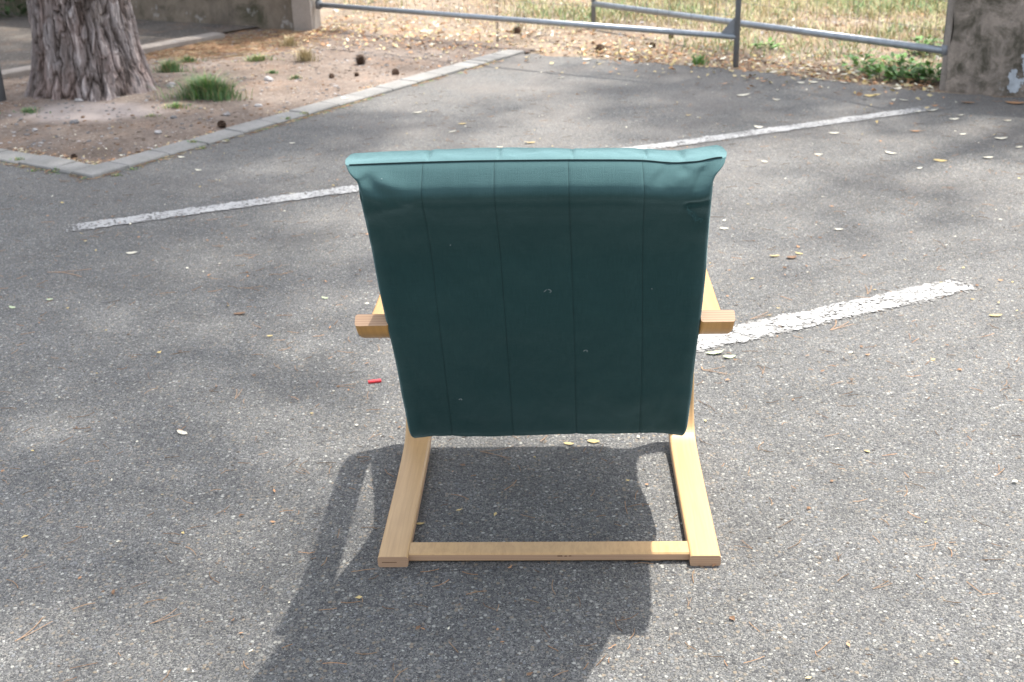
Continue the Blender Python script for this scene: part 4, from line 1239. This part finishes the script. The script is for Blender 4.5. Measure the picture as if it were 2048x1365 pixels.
# countable tufts and weeds
def tuft(u, v, rad, h, n, mats, label, mif=None, name='grass_tuft', w=.0022, cat='grass', squash=.5):
    c = at(u, v); mb = MB()
    for _ in range(n):
        a = random.uniform(0, 6.3); r = rad * min(1.25, abs(random.gauss(0, .52))) * (1 + .35 * math.sin(a * 3 + u)); q = Vector((r * math.cos(a), r * math.sin(a) * squash, 0))
        z = surf_z(c.x + q.x, c.y + q.y) - surf_z(c.x, c.y) - .004
        L = h * random.uniform(.35, 1.15) * (1 - .45 * min(1, r / rad)); d = (Vector((math.cos(a), math.sin(a), 0)) * random.uniform(.1, 1.0) + Vector((random.gauss(0, .3), random.gauss(0, .3), 0)))
        s_ = Vector((-d.y, d.x, 0)).normalized() * w; b = q + Vector((0, 0, z)); m_ = b + d * L * .3 + Vector((0, 0, L * .6)); t = b + d * L * .8 + Vector((0, 0, L * .85))
        mb.add([b - s_, b + s_, m_ + s_ * .8, m_ - s_ * .8, t], [(0, 1, 2, 3), (3, 2, 4)], random.choice(mif or [0]))
    o = mb.obj(name, None, None, False, mats); o.location = (c.x, c.y, surf_z(c.x, c.y)); tag(o, label, cat); return o


GM = [M['green'], M['straw'], M['green2']]
tuft(418, 203, .18, .165, 1500, GM, 'largest dense green grass tuft on the verge right of the pine trunk', [0, 0, 0, 2, 0, 1])
tuft(342, 150, .10, .10, 520, GM, 'green grass tuft tucked against the right side of the pine trunk', [0, 0, 0, 1])
tuft(378, 130, .08, .06, 200, GM, 'small sparse green tuft in the rusty needles behind the big tuft', [0, 0, 1, 2])
tuft(518, 128, .12, .055, 320, GM, 'sparse green tuft among rusty needles in mid verge', [0, 2, 1, 1])
tuft(545, 150, .05, .035, 120, GM, 'tiny low green sprig on bare soil in mid verge', [0])
tuft(592, 162, .05, .035, 130, GM, 'tiny green sprig near the kerb, right of another sprig', [0, 0, 1])
tuft(612, 128, .08, .13, 170, GM, 'dry pale straw tuft standing on the verge near the wall end', [1])
tuft(580, 95, .08, .10, 160, GM, 'dry straw tuft at the foot of the concrete wall', [1])
tuft(355, 222, .10, .04, 160, GM, 'low green grass in front of the big tuft', [0, 2, 1])
tuft(60, 235, .12, .035, 150, GM, 'scrappy green grass on the soil at the foot of the trunk, left', [0, 0, 1])
tuft(305, 240, .09, .02, 90, GM, 'thin green moss-like grass below the trunk, right', [0, 1])
tuft(1396, 128, .05, .11, 60, GM, 'single small weed at the asphalt edge left of the gate post', [2, 0], 'weed', .004, 'weed')
for (u, v) in ((195, 331), (110, 345), (66, 343), (38, 325), (300, 303), (235, 352), (577, 243), (385, 290), (268, 340), (610, 233), (405, 298)):
    tuft(u, v, .035, .02, 45, GM, 'little green weed growing in a joint of the kerb', [0, 2, 1], 'kerb_weed', .0018, 'weed')['group'] = 'weeds in the kerb joints'


def broadleaf(u, v, rad, h, n, label, L0=.05):
    c = at(u, v); mb = MB(); z0 = surf_z(c.x, c.y)
    for _ in range(n):
        a = random.uniform(0, 6.3); r = rad * random.random() ** .6; b = Vector((r * math.cos(a), r * math.sin(a) * .7, random.uniform(.01, h) * (1 - .5 * r / rad)))
        d = Vector((math.cos(a + random.gauss(0, .8)), math.sin(a + random.gauss(0, .8)), random.uniform(-.2, .7))).normalized(); L = L0 * random.uniform(.6, 1.3); s_ = d.cross(Vector((0, 0, 1))).normalized() * L * .28; up = Vector((0, 0, L * .08))
        mb.add([b, b + d * L * .5 + s_ + up, b + d * L, b + d * L * .5 - s_ + up, b + d * L * .5], [(0, 4, 1), (1, 4, 2), (0, 3, 4), (3, 2, 4)], random.choice([0, 1, 1]))
        if random.random() < .3: mb.add(*tube([Vector((b.x * .5, b.y * .5, 0)), b], .0012, 3, False), mi=0)
    o = mb.obj('weed', None, None, False, [M['green'], M['green2']] if h < .3 else [M['shrub'], M['shrub']]); o.location = (c.x, c.y, z0); tag(o, label, 'weed', 'leafy weeds by the gate'); return o


broadleaf(1725, 140, .11, .14, 90, 'leafy weed with an upright stem under the right gate rail')
broadleaf(1765, 152, .09, .06, 70, 'low leafy weed just right of the upright one')
broadleaf(1815, 158, .12, .08, 130, 'bright green spreading weed left of the blotched pillar')
broadleaf(1858, 160, .11, .10, 130, 'dense leafy weed touching the foot of the blotched pillar')
broadleaf(1850, 105, .12, .14, 120, 'taller weed behind the rail at the pillar')
broadleaf(1535, 92, .07, .05, 40, 'small weed behind the gate just right of the post')
broadleaf(1800, 128, .10, .07, 80, 'weed patch behind the spreading weed')
broadleaf(40, 40, .35, .40, 260, 'dark green shrubby weeds at the foot of the wall behind the pine', .07)

# single stones on the verge
def rock(u, v, s_px, mat, label):
    p = at(u, v); r = s_px / F_PX * math.hypot(p.x, p.y) * .5; V = []; Fc = []; n = 10; m_ = 5; sd_ = random.random() * 50
    for j in range(m_ + 1):
        ph = math.pi * j / m_
        for i in range(n):
            w = 2 * math.pi * i / n; d = Vector((math.sin(ph) * math.cos(w), math.sin(ph) * math.sin(w), math.cos(ph))); k = r * (1 + .45 * noise.noise(d * 1.6 + Vector((sd_, 0, 0)))); V.append((d.x * k, d.y * k * .8, d.z * k * .5))
    for j in range(m_):
        for i in range(n): Fc.append((j * n + i, (j + 1) * n + i, (j + 1) * n + (i + 1) % n, j * n + (i + 1) % n))
    o = mesh_obj('stone', V, Fc, mat); o.location = (p.x, p.y, surf_z(p.x, p.y) + r * .2); o.rotation_euler = (0, 0, random.uniform(0, 6)); tag(o, label, 'stone', 'loose stones on the verge'); return o


for (u, v, s_, m_, lab) in [(160, 219, 16, 'stone', 'pale bluish stone at the foot of the trunk'), (71, 268, 13, 'stone', 'small bluish stone left on the bare verge'), (318, 272, 17, 'stone', 'whitish flat stone between trunk and kerb'),
                            (538, 167, 24, 'stone', 'flat white stone right of the big grass tuft'), (517, 216, 17, 'stone', 'flat pale stone near the kerb below the tuft'), (348, 241, 16, 'stone_dark', 'grey flat stone below the big grass tuft'),
                            (455, 236, 15, 'stone', 'small pale stone near the pine cone by the kerb'), (83, 291, 9, 'stone', 'tiny cream pebble inside the short kerb'), (302, 299, 9, 'stone', 'tiny cream pebble beside the long kerb near the corner'),
                            (345, 185, 22, 'stone', 'pale stone between trunk and big tuft'), (150, 252, 20, 'stone_dark', 'bluish flat stone on the pale soil patch'), (125, 317, 10, 'stone', 'white pebble in the litter inside the kerb corner')]:
    rock(u, v, s_, M[m_], lab)
